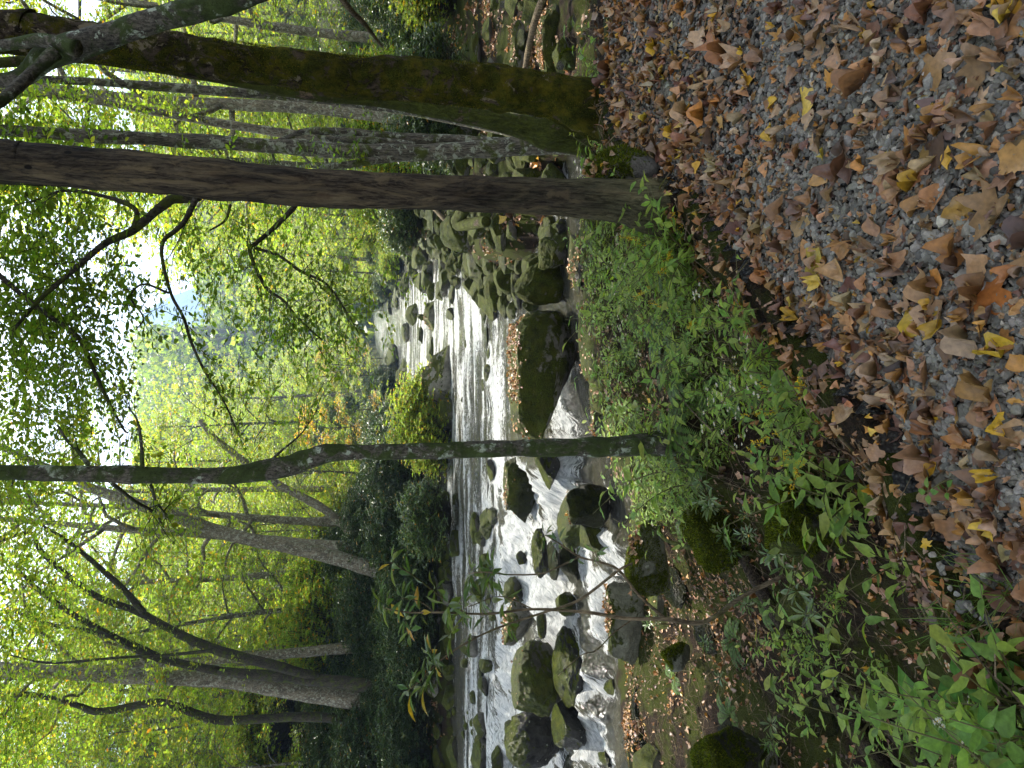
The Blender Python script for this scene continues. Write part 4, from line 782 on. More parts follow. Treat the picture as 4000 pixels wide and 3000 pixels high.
rk('A', 535, 615, 1335, 1455, "small peaked mossy stone standing alone midstream", 'd', ang=.7, seed=43)
rk('A', 280, 345, 1380, 1445, "small dark stone far up the rapids", 'd', seed=44); rk('A', 290, 345, 1495, 1665, "low mossy stone far up the rapids, long and flat", 'd', seed=45, depth=.5)
rk('A', 185, 295, 1290, 1475, "mossy boulder where the far rapids meet the bank under the drooping leaves", 'm', seed=46)
rk('A', 150, 225, 1440, 1625, "bare pale boulder on the shore at the head of the rapids", 'b', seed=47)
rk('A', 1180, 1340, 1265, 1385, "dark low stone wedged between the large wedge boulder and the giant slab", 'd', seed=48)
rk('A', 845, 910, 945, 1045, "small dark mossy stone beside the big yellow-green boulder", 'd', seed=49)
rk('A', 365, 445, 1110, 1270, "mossy upstream stone behind the dark pointed boulder", 'm', seed=50); rk('A', 330, 425, 920, 1120, "grey mossy shore stone upstream of the cream boulder", 'h', seed=51)
rk('A', 440, 520, 1110, 1275, "dark mossy stone at the upstream end of the cream boulder", 'd', seed=52)
rk('A', 490, 580, 640, 760, "grey cobble among the stones behind the dead trunk", 'h', seed=53); rk('A', 590, 660, 700, 800, "pale cobble beside the driftwood branch", 'b', seed=54)
rk('A', 690, 760, 560, 720, "low flat stone under the leaning driftwood branch", 'h', seed=55)
# the giant slab and its neighbours
rk('B', 1225, 1890, -110, 930, "giant flat-topped slab boulder strewn with fallen leaves, moss hanging down its dark front", 'm', zb=-1.45, depth=.5, ang=.4, seed=61, litter=520, flat=.55, sub=5, sink=.05, boxy=.6, under=.72)
rk('B', 1420, 1760, -200, 120, "grey wedge of bare rock set against the giant slab's end", 'h', zb=-1.4, depth=.7, ang=.6, seed=63, sub=5)
rk('B', 1195, 1510, 1060, 1610, "broad mossy boulder with a pale flat top on the slim tree's downstream side", 'm', depth=.6, ang=.4, seed=65, flat=.45, litter=80, sub=5)
rk('B', 540, 810, 105, 690, "big sunlit wedge of pale stone rising from the middle of the rapids", 'b', ang=.9, depth=.6, seed=67, litter=80, sub=5, tilt=(0, .12))
rk('B', 650, 825, 575, 830, "rounded dark boulder leaning on the pale wedge stone", 'd', ang=.2, seed=69, sub=5)
rk('B', 480, 610, 290, 470, "dark mossy boulder behind the pale wedge stone", 'd', seed=71); rk('B', 585, 655, 40, 325, "long dark mossy stone upstream of the pale wedge stone", 'd', seed=72, depth=.5)
rk('B', 440, 555, 465, 645, "dark jagged stone on the far side of the rapids behind the wedge", 'd', seed=73, ang=.6); rk('B', 490, 565, 505, 655, "pale-edged stone beside the dark jagged one", 'h', seed=74)
rk('B', 345, 425, 225, 550, "pale log-shaped stone lying along the far side of the rapids", 'b', seed=75, depth=.35); rk('B', 245, 350, 90, 330, "heap-like mossy rock on the far shore upstream", 'h', seed=76); rk('B', 250, 360, 310, 530, "mossy rock beside the heap-like one on the far shore", 'h', seed=77)
rk('B', 515, 600, 595, 810, "dark stone at the foot of the far shore, sloping to a small white spill", 'd', seed=78); rk('B', 600, 715, 750, 945, "grey-topped stone in the gap between the wedge and the slim tree", 'h', seed=79); rk('B', 500, 570, 760, 900, "mossy stone at the foot of the sunlit bush", 'm', seed=80)
for (a, b, c, d, s) in ((1108, 1148, 105, 235, 81), (1083, 1150, 265, 435, 82), (1018, 1040, 395, 455, 83), (1062, 1092, 400, 515, 84), (914, 940, 55, 135, 85), (884, 910, 555, 615, 86), (662, 684, 190, 245, 87)):
    rk('B', a, b, c, d, "small black stone breaking the surface of the bright rapids", 'w', group="small black stones in the rapids", seed=s, name="stone", cat="stone", depth=.7)
for (a, b, c, d, s) in ((700, 722, 1195, 1260, 88), (785, 815, 1205, 1290, 89)): rk('A', a, b, c, d, "small black stone breaking the surface of the bright rapids", 'w', group="small black stones in the rapids", seed=s, name="stone", cat="stone")
rk('B', 1105, 1195, 1085, 1275, "low black boulder at the back of the broad mossy one", 'w', seed=90); rk('B', 800, 855, 1385, 1485, "small mossy stone alone in the calm brown water", 'm', seed=91, name="stone", cat="stone")
rk('B', 690, 795, 1360, 1540, "dull grey stone at the dark foot of the far bank", 'd', seed=92); rk('B', 740, 800, 1540, 1640, "small dark stone at the foot of the far bank", 'd', seed=93)
# the cascade
rk('C', 395, 505, 228, 520, "yellow sunlit pointed stone with a dark base in the far channel", 'm', seed=101, ang=.8); rk('C', 498, 610, 265, 450, "dark mossy stone beside the yellow pointed one", 'd', seed=102)
rk('C', 945, 1085, 365, 780, "smooth dark wet boulder that the upper white chute wraps around", 'w', seed=103, ang=.15, depth=.6, sub=5); rk('C', 1090, 1185, 475, 790, "mossy-capped boulder just below the smooth dark wet one", 'm', seed=104, ang=.2)
rk('C', 1165, 1360, 475, 815, "mossy boulder with a bare grey face in the middle of the white water", 'm', seed=105, ang=.3, sub=5)
rk('C', 1235, 1600, -60, 330, "sloping mossy rock with a line of fallen leaves beside the slim tree's foot", 'm', seed=106, ang=.6, zb=-1.75, litter=60, sub=5); rk('C', 1340, 1560, 300, 560, "black mossy boulder in the shade at the cascade's near side", 'd', seed=107, zb=-1.95, ang=.3)
rk('C', 640, 945, 925, 1350, "flat-topped boulder covered with leaves between the two channels, dark underneath", 'h', seed=108, ang=.5, litter=140, flat=.4, sub=5); rk('C', 990, 1075, 1070, 1300, "small dark rounded stone in the chute below the flat-topped boulder", 'w', seed=109, ang=.2)
rk('D', 1755, 2150, 555, 1190, "largest wet boulder of the cascade, its crown shining white and its sides mossy", 'd', seed=110, ang=.25, sub=5, depth=.7, litter=14)
rk('Z', 1425, 1625, 765, 1225, "big black rounded boulder right against the widest white fall", 'w', seed=111, ang=.25, sub=5, depth=.8)
rk('Z', 1105, 1420, 1295, 1625, "black round boulder with white water sliding over it, near the picture's edge", 'w', seed=112, ang=.2, sub=5, depth=.8)
rk('Z', 885, 1010, 1440, 1700, "mossy stone with a pale broken face in the far channel", 'h', seed=113, ang=.5); rk('Z', 1490, 1620, 1570, 1760, "pale rounded stone awash in the foam at the picture's edge", 'b', seed=114, ang=.2)
rk('Z', 955, 1035, 265, 400, "small yellow-mossed stone among the far channel's ripples", 'm', seed=115, name="stone", cat="stone"); rk('D', 1290, 1480, 520, 690, "squarish pale stone block at the foot of the far bank", 'b', seed=116, ang=1.0)
rk('D', 1400, 1470, 970, 1110, "small half-mossy stone at the edge of the far channel", 'h', seed=117, name="stone", cat="stone"); rk('D', 1320, 1400, 700, 800, "dark cobble on the far shore under the overhanging leaves", 'd', seed=118, name="stone", cat="stone")
rk('C', 210, 330, 375, 640, "grey-green stone on the far shore beneath the rhododendrons", 'd', seed=119); rk('C', 110, 250, 700, 880, "mossy stone on the far bank's dark slope", 'd', seed=120)
for (a, b, c, d, s) in ((1340, 1375, 1200, 1260, 1), (1350, 1390, 1265, 1320, 2), (1370, 1400, 1160, 1200, 3), (1400, 1440, 1240, 1300, 4), (1330, 1370, 1330, 1400, 5), (1410, 1440, 1320, 1380, 6)):
    rk('D', a, b, c, d, "grey cobble in the row along the far waterline", 'd', seed=130 + s, name="cobble", cat="stone", group="cobbles along the far waterline", sub=3)
# near bank: pale ledges above the cascade and the leaf-covered shelf
rk('Z', 1735, 1990, 470, 1030, "pale lichen-covered ledge at the near edge of the cascade", 'l', seed=141, ang=.7, zb=-1.9, flat=.5, litter=110, sub=5, depth=.35); rk('Z', 1860, 2130, 90, 560, "pale greenish broken ledge above the near edge of the cascade", 'l', seed=142, ang=.7, zb=-1.5, flat=.5, litter=70, sub=5, depth=.35)
rk('Z', 1880, 2120, 1000, 1750, "mossy leaf-strewn rock shelf sloping to the lowest pool", 'm', seed=143, ang=.4, zb=-2.2, flat=.3, litter=400, sub=5, depth=.6)
rk('B', 2010, 2200, 480, 870, "rounded lip of pale rock at the end of the leaf-covered shelf", 'l', seed=144, zb=-1.5, flat=.45, litter=60, depth=.5, ang=.4); rk('B', 1990, 2140, -60, 440, "flat grey rock under the leaf litter at the back of the shelf", 'l', seed=145, zb=-1.5, flat=.5, litter=220, depth=.4, ang=.4)
rk('Y', 60, 570, 0, 500, "bright green mossy boulder overgrown with seedlings under the trail's edge", 'm', seed=146, zb=-1.5, ang=.3, sub=5, depth=.8)
rk('Y', 350, 560, -140, 120, "dark rock in deep shade beneath the trail's edge", 'd', seed=147, zb=-1.25, ang=.7); rk('Y', -40, 140, 915, 1070, "chalk-white lichen-covered stone on the near bank", 'l', seed=148, zb=-1.5, ang=.5)
rk('Y', 130, 560, 1380, 1800, "dark mossy rock spotted with white droppings low in the corner by the pool", 'd', seed=149, zb=-1.6, flat=.5, ang=.5, sub=5)
rk('Y', 560, 1000, -40, 420, "dark weathered rock face in the gap under the trailing asters", 'd', seed=150, zb=-1.1, ang=.8, sub=5)
# right bank behind the mossy trunk
rk('E', 440, 620, -160, 350, "humped mossy boulder on the terrace behind the mossy tree, at the frame's edge", 'm', seed=161, Yd=17, ang=.3, litter=30); rk('E', 605, 880, -200, 760, "long leaf-covered rock terrace with a dark undercut behind the mossy tree", 'm', seed=162, Yd=13, ang=.4, flat=.5, litter=700, sub=5, depth=.45)
rk('E', 1190, 1480, 90, 860, "mossy flat-topped rock in the hollow behind the mossy tree", 'm', seed=163, Yd=8.6, ang=.45, flat=.5, litter=160, sub=5, depth=.5); rk('E', 940, 1110, 180, 760, "row of low rocks between the terrace and the fallen pole", 'h', seed=164, Yd=10.5, ang=.6, litter=90, depth=.4)
rk('E', 1480, 1660, 560, 760, "dark stump-like rock standing in the shaded hollow near the trail", 'd', seed=165, Yd=6.6, ang=.4); rk('E', 290, 560, 1340, 1520, "mossy stone mound seen between the leaning mossy tree and the forked tree", 'm', seed=166, Yd=15, litter=30)
for (a, b, c, d, s) in ((560, 640, 0, 200, 1), (1030, 1100, 20, 120, 2), (940, 1010, 600, 700, 3), (1000, 1060, 430, 560, 4), (1440, 1520, 640, 760, 5), (1560, 1650, 180, 330, 6)): rk('E', a, b, c, d, "small stone lying in the leafy hollow behind the mossy tree", 'h', seed=170 + s, Yd=[16, 10.8, 11.2, 10.6, 7, 6.4][s - 1], name="stone", cat="stone", group="small stones in the hollow")
# stones set in the trail's far edge
rk('E', 1960, 2110, 95, 510, "flat grey stone embedded in the trail near the frame's edge", 't', zb=-.05, seed=181, ang=.3, depth=.5, name="stone", cat="stone"); rk('E', 1885, 2065, 1170, 1660, "triangular mossy green stone at the trail's edge beside the mossy tree", 'm', zb=-.08, seed=182, ang=.7, depth=.35, name="stone", cat="stone")
rk('E', 1895, 1955, 480, 1230, "long thin grey curb-like slab along the foot of the mossy tree", 't', zb=-.06, seed=183, ang=.5, depth=.12, flat=.4, name="stone", cat="stone"); rk('E', 1925, 1965, -100, 470, "narrow grey slab continuing the edging towards the frame's edge", 't', zb=-.06, seed=184, ang=.5, depth=.15, flat=.4, name="stone", cat="stone")
rock_at(2225, 2420, 2310, 2600, -.06, "grey mossy rock hugging the foot of the dead trunk", 't', depth=1.0, ang=.4, seed=186, sub=5, litter=20)
# a dark block that carries the giant slab, and the many lesser stones between the named ones
FP_ = {}
def filler(key, mat, x, y, r, hr, label, group, foam=True, cat="stone", zoff=0.0):
    k = (key, mat)
    z = float(zwater(x, y)) if float(riv_s(x, y)) < .1 else float(H(x, y)); sc = (r * rgr.uniform(.8, 1.4), r * rgr.uniform(.7, 1.1), r * hr); loc = (x, y, z + r * hr * .45 + zoff); rz = rgr.uniform(0, 6.28)
    if k not in FP_:
        V, F = rock_shape(1, 1, 1, 500 + key * 7, 4, .55, .10); m = MB(); m.add(V, F); o = m.build("cobble", MATS[mat]); FP_[k] = o
    else: o = FP_[k].copy(); C.objects.link(o)
    o.location = loc; o.rotation_euler = (rgr.normal(0, .15), rgr.normal(0, .15), rz); o.scale = sc; tag(o, label, cat, group)
    if foam and z < -.8: ROCKS.append((x, y, r))
rgr = np.random.default_rng(77)
def scatter(n, fx, fy, test, rr, hr, mats, label, group, foam=True, dmin=.95):
    out = []; k = 0
    while len(out) < n and k < 20000:
        k += 1; x, y = rgr.uniform(*fx), rgr.uniform(*fy); r = rgr.uniform(*rr) ** 1.0 * (1 if rgr.random() > .2 else 1.4)
        if abs(x) > y * .62 + .5 or not test(x, y, float(riv_s(x, y))): continue
        if any((x - a) ** 2 + (y - b) ** 2 < (dmin * (r + q)) ** 2 for a, b, q in out): continue
        out.append((x, y, r)); filler(int(rgr.integers(0, 5)), str(rgr.choice(list(mats))), x, y, r, rgr.uniform(*hr), label, group, foam)
scatter(110, (1.6, 8), (9.2, 27), lambda x, y, r: -.9 < r < 2.6 and x > 1.5, (.13, .42), (.5, .85), 'mmdd', "mossy cobble packed into the boulder bar beside the rapids", "cobbles of the boulder bar")
scatter(80, (-3, 12), (25, 75), lambda x, y, r: -1.6 < r < 1.2, (.25, .75), (.4, .7), 'mdh', "mossy stone lining the upper stream", "stones lining the upper stream")
scatter(13, (-10, -1.2), (9.6, 15.5), lambda x, y, r: r < -.2 and float(zwater(x, y)) < -1.36, (.16, .38), (.5, .8), 'wwd', "dark wet stone breaking the white water of the cascade", "dark wet stones of the cascade")
scatter(40, (-15, -2), (21, 26.5), lambda x, y, r: -.8 < r < .9, (.15, .5), (.45, .7), 'ddh', "dark stone at the foot of the far bank", "stones at the foot of the far bank")
scatter(16, (-12, -2.5), (15.6, 18.0), lambda x, y, r: r < -.3, (.12, .40), (.4, .7), 'dmh', "mossy stone between the far channel and the cascade", "stones between the two channels")
scatter(34, (1.8, 8), (5.8, 14), lambda x, y, r: r > .3 and float(edge_s(x, y)) > .6, (.10, .34), (.4, .8), 'mmh', "mossy stone half sunk in the leafy hollow behind the mossy tree", "mossy stones in the leafy hollow", False)
scatter(7, (-5.6, -1.5), (4.0, 9.6), lambda x, y, r: r > .15 and float(edge_s(x, y)) > 1.6, (.10, .26), (.5, .8), 'mlm', "mossy stone half buried in the near bank above the cascade", "half-buried stones of the near bank", False)
for i in range(12):
    x = -2.9 + i * .42 + rgr.normal(0, .06); y = 7.75 + rgr.normal(0, .08) + (.55 if x < -2.2 else 0); r = rgr.uniform(.26, .42); V, F = rock_shape(r * 1.3, r * .8, rgr.uniform(.13, .2), 700 + i, 4, .6, .15, .4, .7); m = MB(); m.add(V, F); o = m.build("ledge_stone", MATS['ll'[i % 2]]); z0 = float(H(x, y - .45)) - .06; o.location = (x, y, z0); tag(o, "flat pale stone in the broken rim of the leaf-covered shelf", "stone", "flat stones along the shelf's rim"); LITTER_ROCKS.append((V + np.array((x, y, z0)), F, 26))
build_water()
# ---------------------------------------------------------------- canopy placed out of view to shade the trail and near bank
def overhead():
    rg = np.random.default_rng(3); r_, P_, rd_, b_ = MOSSY; top = P_[-1] - b_
    def crown(root, base, cen, n_l, spread_, zr, n_tw, leaf=.17, pal=GREEN):
        lm = MB(); cm = MB(); cen = np.array(cen)
        for i in range(n_l):
            az = i * 2.4 + rg.uniform(-.4, .4); q = rg.uniform(.55, 1.0); e = cen + np.array((math.cos(az) * spread_ * q, math.sin(az) * spread_ * q, rg.uniform(*zr))); s = cen + np.array((0, 0, zr[0] - .5 + rg.random()))
            Lp = [s - base, s * .6 + e * .4 + (0, 0, .5) - base, e - base]; tube(lm, Lp, [.09, .05, .012], 6, 10, rough=.1); spray_on(cm, rg, Lp, n_tw, ln=1.5, K=14, leaf=leaf, pal=pal, lo=.15, six=False)
        lm.build("limbs", B_GREY, root); cm.build("canopy", [B_GREY, L_BROAD], root, smooth_=False)
    t = P_[-1]
    crown(r_, b_, (t[0] + .2, t[1] + 2.2, 9.3), 26, 5.2, (0, 2.2), 60)
    # unseen trees, added so their crowns block the sun over the near ground
    for (x, y, cx, cy, sp, z0, nm, lb) in ((-7.4, 6.4, -5.2, 12.4, 4.6, 10.3, "added_shade_tree", "unseen tree added for shade, farthest down the near bank, leaning over the water"), (8.6, 8.0, 2.0, 13.2, 4.2, 10.8, "added_shade_tree", "unseen tree added for shade, farthest up the near bank, leaning over the boulder bar"), (-4.6, 5.0, -3.2, 8.8, 5.4, 9.6, "added_shade_tree", "tall unseen tree added on the near bank, its boughs shading the verge"), (5.6, 6.6, 1.2, 10.6, 4.8, 10.0, "added_shade_tree", "tall unseen tree added beside the trail, its boughs shading the ledge"), (-3.4, .4, -1.8, 4.6, 5.0, 9.2, "added_shade_tree", "tree at the viewer's side of the trail, outside the frame"), (2.8, -1.2, 2.0, 2.6, 4.6, 9.2, "added_shade_tree", "unseen tree added for shade across the trail behind the viewer")):
        z = float(H(x, y)); root = empty(nm, (x, y, z), 0, lb, "tree"); m = MB(); tube(m, [(0, 0, -.3), (.1, .1, 3.5 - z), (cx - x, cy - y, z0 - z + 1)], [.25, .2, .12], 14, 30, rough=.1, flare=.3); m.build("trunk", B_GREY, root)
        crown(root, np.array((x, y, z)), (cx, cy, z0), 24, sp, (0, 2.2), 60)
overhead()
# ---------------------------------------------------------------- gravel
BROWNS = [(.17, .085, .038), (.20, .11, .05), (.13, .07, .04), (.26, .15, .075), (.23, .11, .035), (.30, .18, .10), (.10, .055, .04), (.15, .09, .065), (.33, .17, .045), (.075, .045, .035)]
TANS = [(.34, .22, .13), (.40, .27, .17), (.30, .17, .09), (.37, .20, .075)]
YEL = [(.52, .33, .03), (.48, .27, .025), (.55, .38, .06)]
t = NT("gravel_stone"); c = t.attr(); n = t.noise(t.pos(), 90, 4, .7); c = t.mix(.7, c, t.ramp(n, [(.3, (.55, .55, .55)), (.7, (1.35, 1.35, 1.3))]), 'MULTIPLY'); M_GRAV = t.done(t.bsdf(c, .6, t.bump(n, .6, .004), .45))
L_DRY = leaf_mat("fallen_leaf", tr=.12, rough=.42, vary=0, veins=True, spec=.45, gain=1.2)
def gravel():
    rg = np.random.default_rng(4); m = MB()
    for k, (n, smin, smax, y0, y1) in enumerate(((30000, .006, .015, 1.0, 4.9), (14000, .006, .014, .9, 2.6))):
        y = rg.uniform(y0, y1, n * 2); x = rg.uniform(-1, 1, n * 2) * (.9 + y * .62); s = edge_s(x, y); keep = (s < -.02 + .12 * rg.random(n * 2) * fbm2(x, y, 3, 1, 2)) & (fbm2(x, y, 1.6, 12, 3) > -.75); x, y = x[keep][:n], y[keep][:n]; N = len(x)
        z = H(x, y) + .006; sc = rg.uniform(smin, smax, N) * (1 + .6 * (rg.random(N) > .93)); g = rg.uniform(.055, .23, N) * (1 + .9 * (rg.random(N) > .93))
        col = np.stack([g * rg.uniform(1.03, 1.12, N), g, g * rg.uniform(.80, .92, N)], 1); wb = rg.random(N) < .05; col[wb] *= np.array((1.1, .8, .6))
        for j in range(5):
            V, F = ICO[1] if j < 2 else ICO[0]; V = V.copy(); q = np.random.default_rng(50 + j)
            for _ in range(5): nn = q.normal(size=3); nn /= np.linalg.norm(nn); V -= np.clip(V @ nn - .55, 0, None)[:, None] * nn * .95
            V *= np.array((1, 1.25, .7)) * q.uniform(.8, 1.2, 3); i = np.arange(N) % 5 == j
            stamp(m, V, F, np.stack([x[i], y[i], z[i] + sc[i] * .35], 1), rg.normal(0, 1, (i.sum(), 3)) * (1, 1, .35), rg.normal(0, .5, (i.sum(), 3)) + (0, 0, 1), sc[i], col[i])
    tag(m.build("gravel", M_GRAV, None, False), kind="stuff")
gravel()
OV = [blade(w, 6, cu, fo, wob=.07, seed=i, peak=pk, cup=cp_) for i, (w, cu, fo, pk, cp_) in enumerate(((.58, .35, .25, .42, 1.0), (.66, -.4, -.2, .40, -.9), (.5, .7, .5, .45, 1.8), (.72, .2, .1, .38, .6), (.55, -.8, .3, .45, -2), (.62, .9, -.4, .42, 2.2), (.38, .3, .3, .45, 1), (.75, -.25, .15, .36, -1.2)))]
LB = [lobed(5, .25, 1), lobed(5, -.35, 2), lobed(5, .5, 3), lobed(4, .3, 4), lobed(4, -.4, 5), lobed(4, .6, 6), lobed(5, -.15, 7), lobed(4, .15, 8)]
def lay(m, rg, P, nrm, size, col, plobe=.14):
    N = len(P); az = rg.uniform(0, 6.283, N); d = np.stack([np.cos(az), np.sin(az), 0 * az], 1); d = d - nrm * (d * nrm).sum(1, keepdims=True); up = nrm + rg.normal(0, .22, (N, 3))
    kind = rg.integers(0, 8, N); lob = rg.random(N) < plobe
    for j in range(8):
        i = (kind == j) & ~lob; stamp_leaf(m, OV[j], P[i], d[i], up[i], np.stack([size[i] * rg.uniform(.8, 1.2, i.sum()), size[i], size[i]], 1), col[i])
        i = (kind == j) & lob; stamp_lobed(m, LB[j], P[i], d[i], up[i], size[i] * 1.0, col[i])
def leafcol(rg, N, pale=.22, yel=.05): 
    c = pick(rg, BROWNS, N, .22) * np.array((1.30, 1.22, 1.15)); a = rg.random(N); i = a < pale; c[i] = pick(rg, TANS, int(i.sum()), .18); i = a > 1 - yel; c[i] = pick(rg, YEL, int(i.sum()), .15); return c
def litter():
    rg = np.random.default_rng(6); m = MB()
    # on the trail: thin near the viewer's middle, thick towards the far edge and along the verge
    n = 26000; y = rg.uniform(.9, 5.1, n); x = rg.uniform(-1, 1, n) * (.9 + y * .66); s = edge_s(x, y); f = fbm2(x, y, 2.2, 15, 3)
    dens = np.where(s < 0, .27 + .30 * smooth(2.4, 4.0, y) + .08 * smooth(-.6, -.05, s) + .16 * f, 0); k = (rg.random(n) < dens) & (s < .02); x, y = x[k], y[k]; N = len(x)
    P = np.stack([x, y, H(x, y) + .012 + rg.uniform(0, .022, N)], 1); sz = np.exp(rg.normal(math.log(.054), .40, N)).clip(.02, .14) ; lay(m, rg, P, np.tile((0, 0, 1.0), (N, 1)), sz, leafcol(rg, N, .42, .05))
    # crumbs and small brown bits between them
    n = 9000; y = rg.uniform(1.0, 5.0, n); x = rg.uniform(-1, 1, n) * (.9 + y * .64); k = edge_s(x, y) < .03; x, y = x[k], y[k]; N = len(x); P = np.stack([x, y, H(x, y) + .012 + rg.uniform(0, .01, N)], 1); lay(m, rg, P, np.tile((0, 0, 1.0), (N, 1)), rg.uniform(.012, .03, N), leafcol(rg, N, .2, .02), .1)
    n = 30000; y = rg.uniform(.9, 6.0, n); x = rg.uniform(-1, 1, n) * (.9 + y * .66); s = edge_s(x, y); k = (s > -.30) & (s < .55) & (rg.random(n) < .24 - .2 * np.clip(s, 0, 1)); x, y = x[k], y[k]; N = len(x); e = .04; hx = (H(x + e, y) - H(x - e, y)) / (2 * e); hy = (H(x, y + e) - H(x, y - e)) / (2 * e); nr = np.stack([-hx, -hy, np.ones(N)], 1); nr /= np.linalg.norm(nr, axis=1, keepdims=True)
    lay(m, rg, np.stack([x, y, H(x, y) + .012 + rg.uniform(0, .03, N)], 1), nr, np.exp(rg.normal(math.log(.046), .38, N)).clip(.02, .11), leafcol(rg, N, .25, .03))
    # on the banks
    for (n, x0, x1, y0, y1, sz0, zoff) in ((24000, -6, 3.5, 1.5, 9.6, .042, .01), (14000, 1.2, 9, 4.8, 14, .06, .012), (26000, -22, 14, 10, 34, .10, .02)):
        x = rg.uniform(x0, x1, n); y = rg.uniform(y0, y1, n); s = edge_s(x, y); r = riv_s(x, y); f = fbm2(x, y, 1.1, 16, 3); k = (s > .0) & (r > .1) & (rg.random(n) < .38 + 1.0 * f) & (abs(x) < y * .62 + 1); x, y = x[k], y[k]; N = len(x)
        e = .05; hx = (H(x + e, y) - H(x - e, y)) / (2 * e); hy = (H(x, y + e) - H(x, y - e)) / (2 * e); nr = np.stack([-hx, -hy, np.ones(N)], 1); nr /= np.linalg.norm(nr, axis=1, keepdims=True)
        lay(m, rg, np.stack([x, y, H(x, y) + zoff], 1), nr, sz0 * np.exp(rg.normal(0, .3, N)), leafcol(rg, N, .25, .03), .25)
    # on the stones
    for V, F, cnt in LITTER_ROCKS:
        T = V[F]; nn = np.cross(T[:, 1] - T[:, 0], T[:, 2] - T[:, 0]); ar = np.linalg.norm(nn, axis=1); nn /= ar[:, None] + 1e-12; w = ar * (nn[:, 2] > .72) * (T.mean(1)[:, 2] > V[:, 2].mean()); 
        c0 = T.mean(1); w *= np.clip(.4 + fbm(c0 * 2.5, 19, 3), 0, 2)
        if w.sum() <= 0: continue
        i = rg.choice(len(F), cnt, p=w / w.sum()); b = rg.dirichlet((1, 1, 1), cnt); P = (T[i] * b[..., None]).sum(1) + nn[i] * .008; dist = P[:, 1].mean(); lay(m, rg, P, nn[i], (.036 + .0012 * dist) * np.exp(rg.normal(0, .25, cnt)), leafcol(rg, cnt, .6, .02), .2)
    tag(m.build("fallen_leaves", L_DRY, None, True), kind="stuff")
litter()
# ---------------------------------------------------------------- plants of the verge
def stemcurve(rg, h, lean, n=7):
    a = rg.uniform(0, 6.28); k = np.linspace(0, 1, n); return np.stack([math.cos(a) * lean * k ** 1.8, math.sin(a) * lean * k ** 1.8, h * k * (1 - .12 * k)], 1)
HERB = [(.17, .29, .05), (.22, .34, .05), (.13, .24, .05), (.27, .37, .06), (.18, .28, .06)]
L_HERB = leaf_mat("herb_leaf", tr=.4, rough=.5, vary=.2, alt=(.20, .26, .05), veins=True, spec=.35, gain=1.7)
L_PETAL = leaf_mat("petal", tr=.3, rough=.6, vary=0, spec=.2, gain=1.1)
B_STEM = NT("green_stem").done  # replaced below
_t = NT("plant_stem"); B_STEM = _t.done(_t.bsdf((.09, .085, .03), .6, None, .3))
HB = [blade(.34, 4, -.35, .25, peak=.34, wob=.06, seed=1), blade(.40, 4, .2, .2, peak=.33, wob=.06, seed=2), blade(.28, 4, -.6, .3, peak=.38, wob=.05, seed=3)]
OVATE = [blade(.55, 5, -.3, .15, peak=.42, seed=5), blade(.60, 5, -.15, .12, peak=.45, seed=6)]
LONG = [blade(.27, 4, -.3, .3, peak=.58, seed=7), blade(.30, 4, -.12, .25, peak=.6, seed=8), blade(.25, 4, .1, .4, peak=.56, seed=9)]
def herb(name, seed, h, nst, leaf, pal, flower=None, templ=HB, lean=.2, dens=11):
    rg = np.random.default_rng(seed); root = bpy.data.objects.new(name, None); C.objects.link(root); sm, lm, fm = MB(), MB(), MB()
    for s in range(nst):
        c = stemcurve(rg, h * rg.uniform(.6, 1.1), lean * rg.uniform(.5, 1.6)) + rg.normal(0, .03, 3) * (1, 1, 0); c[0, 2] = -.05; tube(sm, c, [.0032, .003, .0028, .0024, .002, .0016, .001], 5, 14)
        P, T = along(rg, c, dens, .15, 1.0); az = np.arange(dens) * 2.4 + rg.uniform(0, 6); d = np.stack([np.cos(az), np.sin(az), rg.uniform(-.25, .5, dens)], 1); sz = leaf * rg.uniform(.6, 1.2, dens); col = pick(rg, pal, dens, .15)
        k = rg.integers(0, len(templ), dens)
        for j in range(len(templ)): i = k == j; stamp_leaf(lm, templ[j], P[i], d[i], rg.normal(0, .25, (i.sum(), 3)) + (0, 0, 1), sz[i], col[i])
        if flower:
            nf = 6 if flower == 'white' else 34; tip = c[-1]; Fp = tip + rg.normal(0, .03, (nf, 3)) * (1, 1, .6) if flower == 'white' else along(rg, c, nf, .68, 1)[0] + rg.normal(0, .010, (nf, 3))
            if flower == 'white':
                tri = blade(.28, 1, -.1, 0, peak=.5)
                for f in Fp:
                    a = np.arange(9) * .698 + rg.random(); d = np.stack([np.cos(a), np.sin(a), .25 + 0 * a], 1); stamp_leaf(fm, tri, np.tile(f, (9, 1)), d, np.tile((0, 0, 1.0), (9, 1)), rg.uniform(.008, .013, 9), np.tile((.62, .61, .54), (9, 1)))
                V, F = ICO[0]; stamp(fm, V, F, Fp, (0, 1, 0), (0, 0, 1), np.full(nf, .0028), np.tile((.55, .40, .06), (nf, 1)))
            else:
                a = rg.normal(0, 1, (nf * 5, 3)); stamp_leaf(fm, blade(.5, 1, 0, 0, peak=.5), np.repeat(Fp, 5, 0), a, rg.normal(0, 1, (nf * 5, 3)), rg.uniform(.006, .011, nf * 5), pick(rg, [(.70, .50, .02), (.62, .42, .02)], nf * 5, .1))
    sm.build("stem", B_STEM, root); lm.build("foliage", L_HERB, root)
    if flower: fm.build("flower_cluster", L_PETAL, root, False)
    return root
AST = [herb("aster_plant", 301, .42, 4, .075, HERB), herb("aster_plant", 302, .34, 5, .062, HERB), herb("aster_plant", 303, .5, 3, .085, HERB, lean=.3), herb("flowering_aster", 304, .42, 4, .065, HERB, 'white', dens=9), herb("goldenrod", 305, .46, 3, .07, HERB, 'gold', lean=.28),
       herb("ground_herb", 306, .14, 7, .038, HERB, None, OVATE, lean=.10, dens=5)]
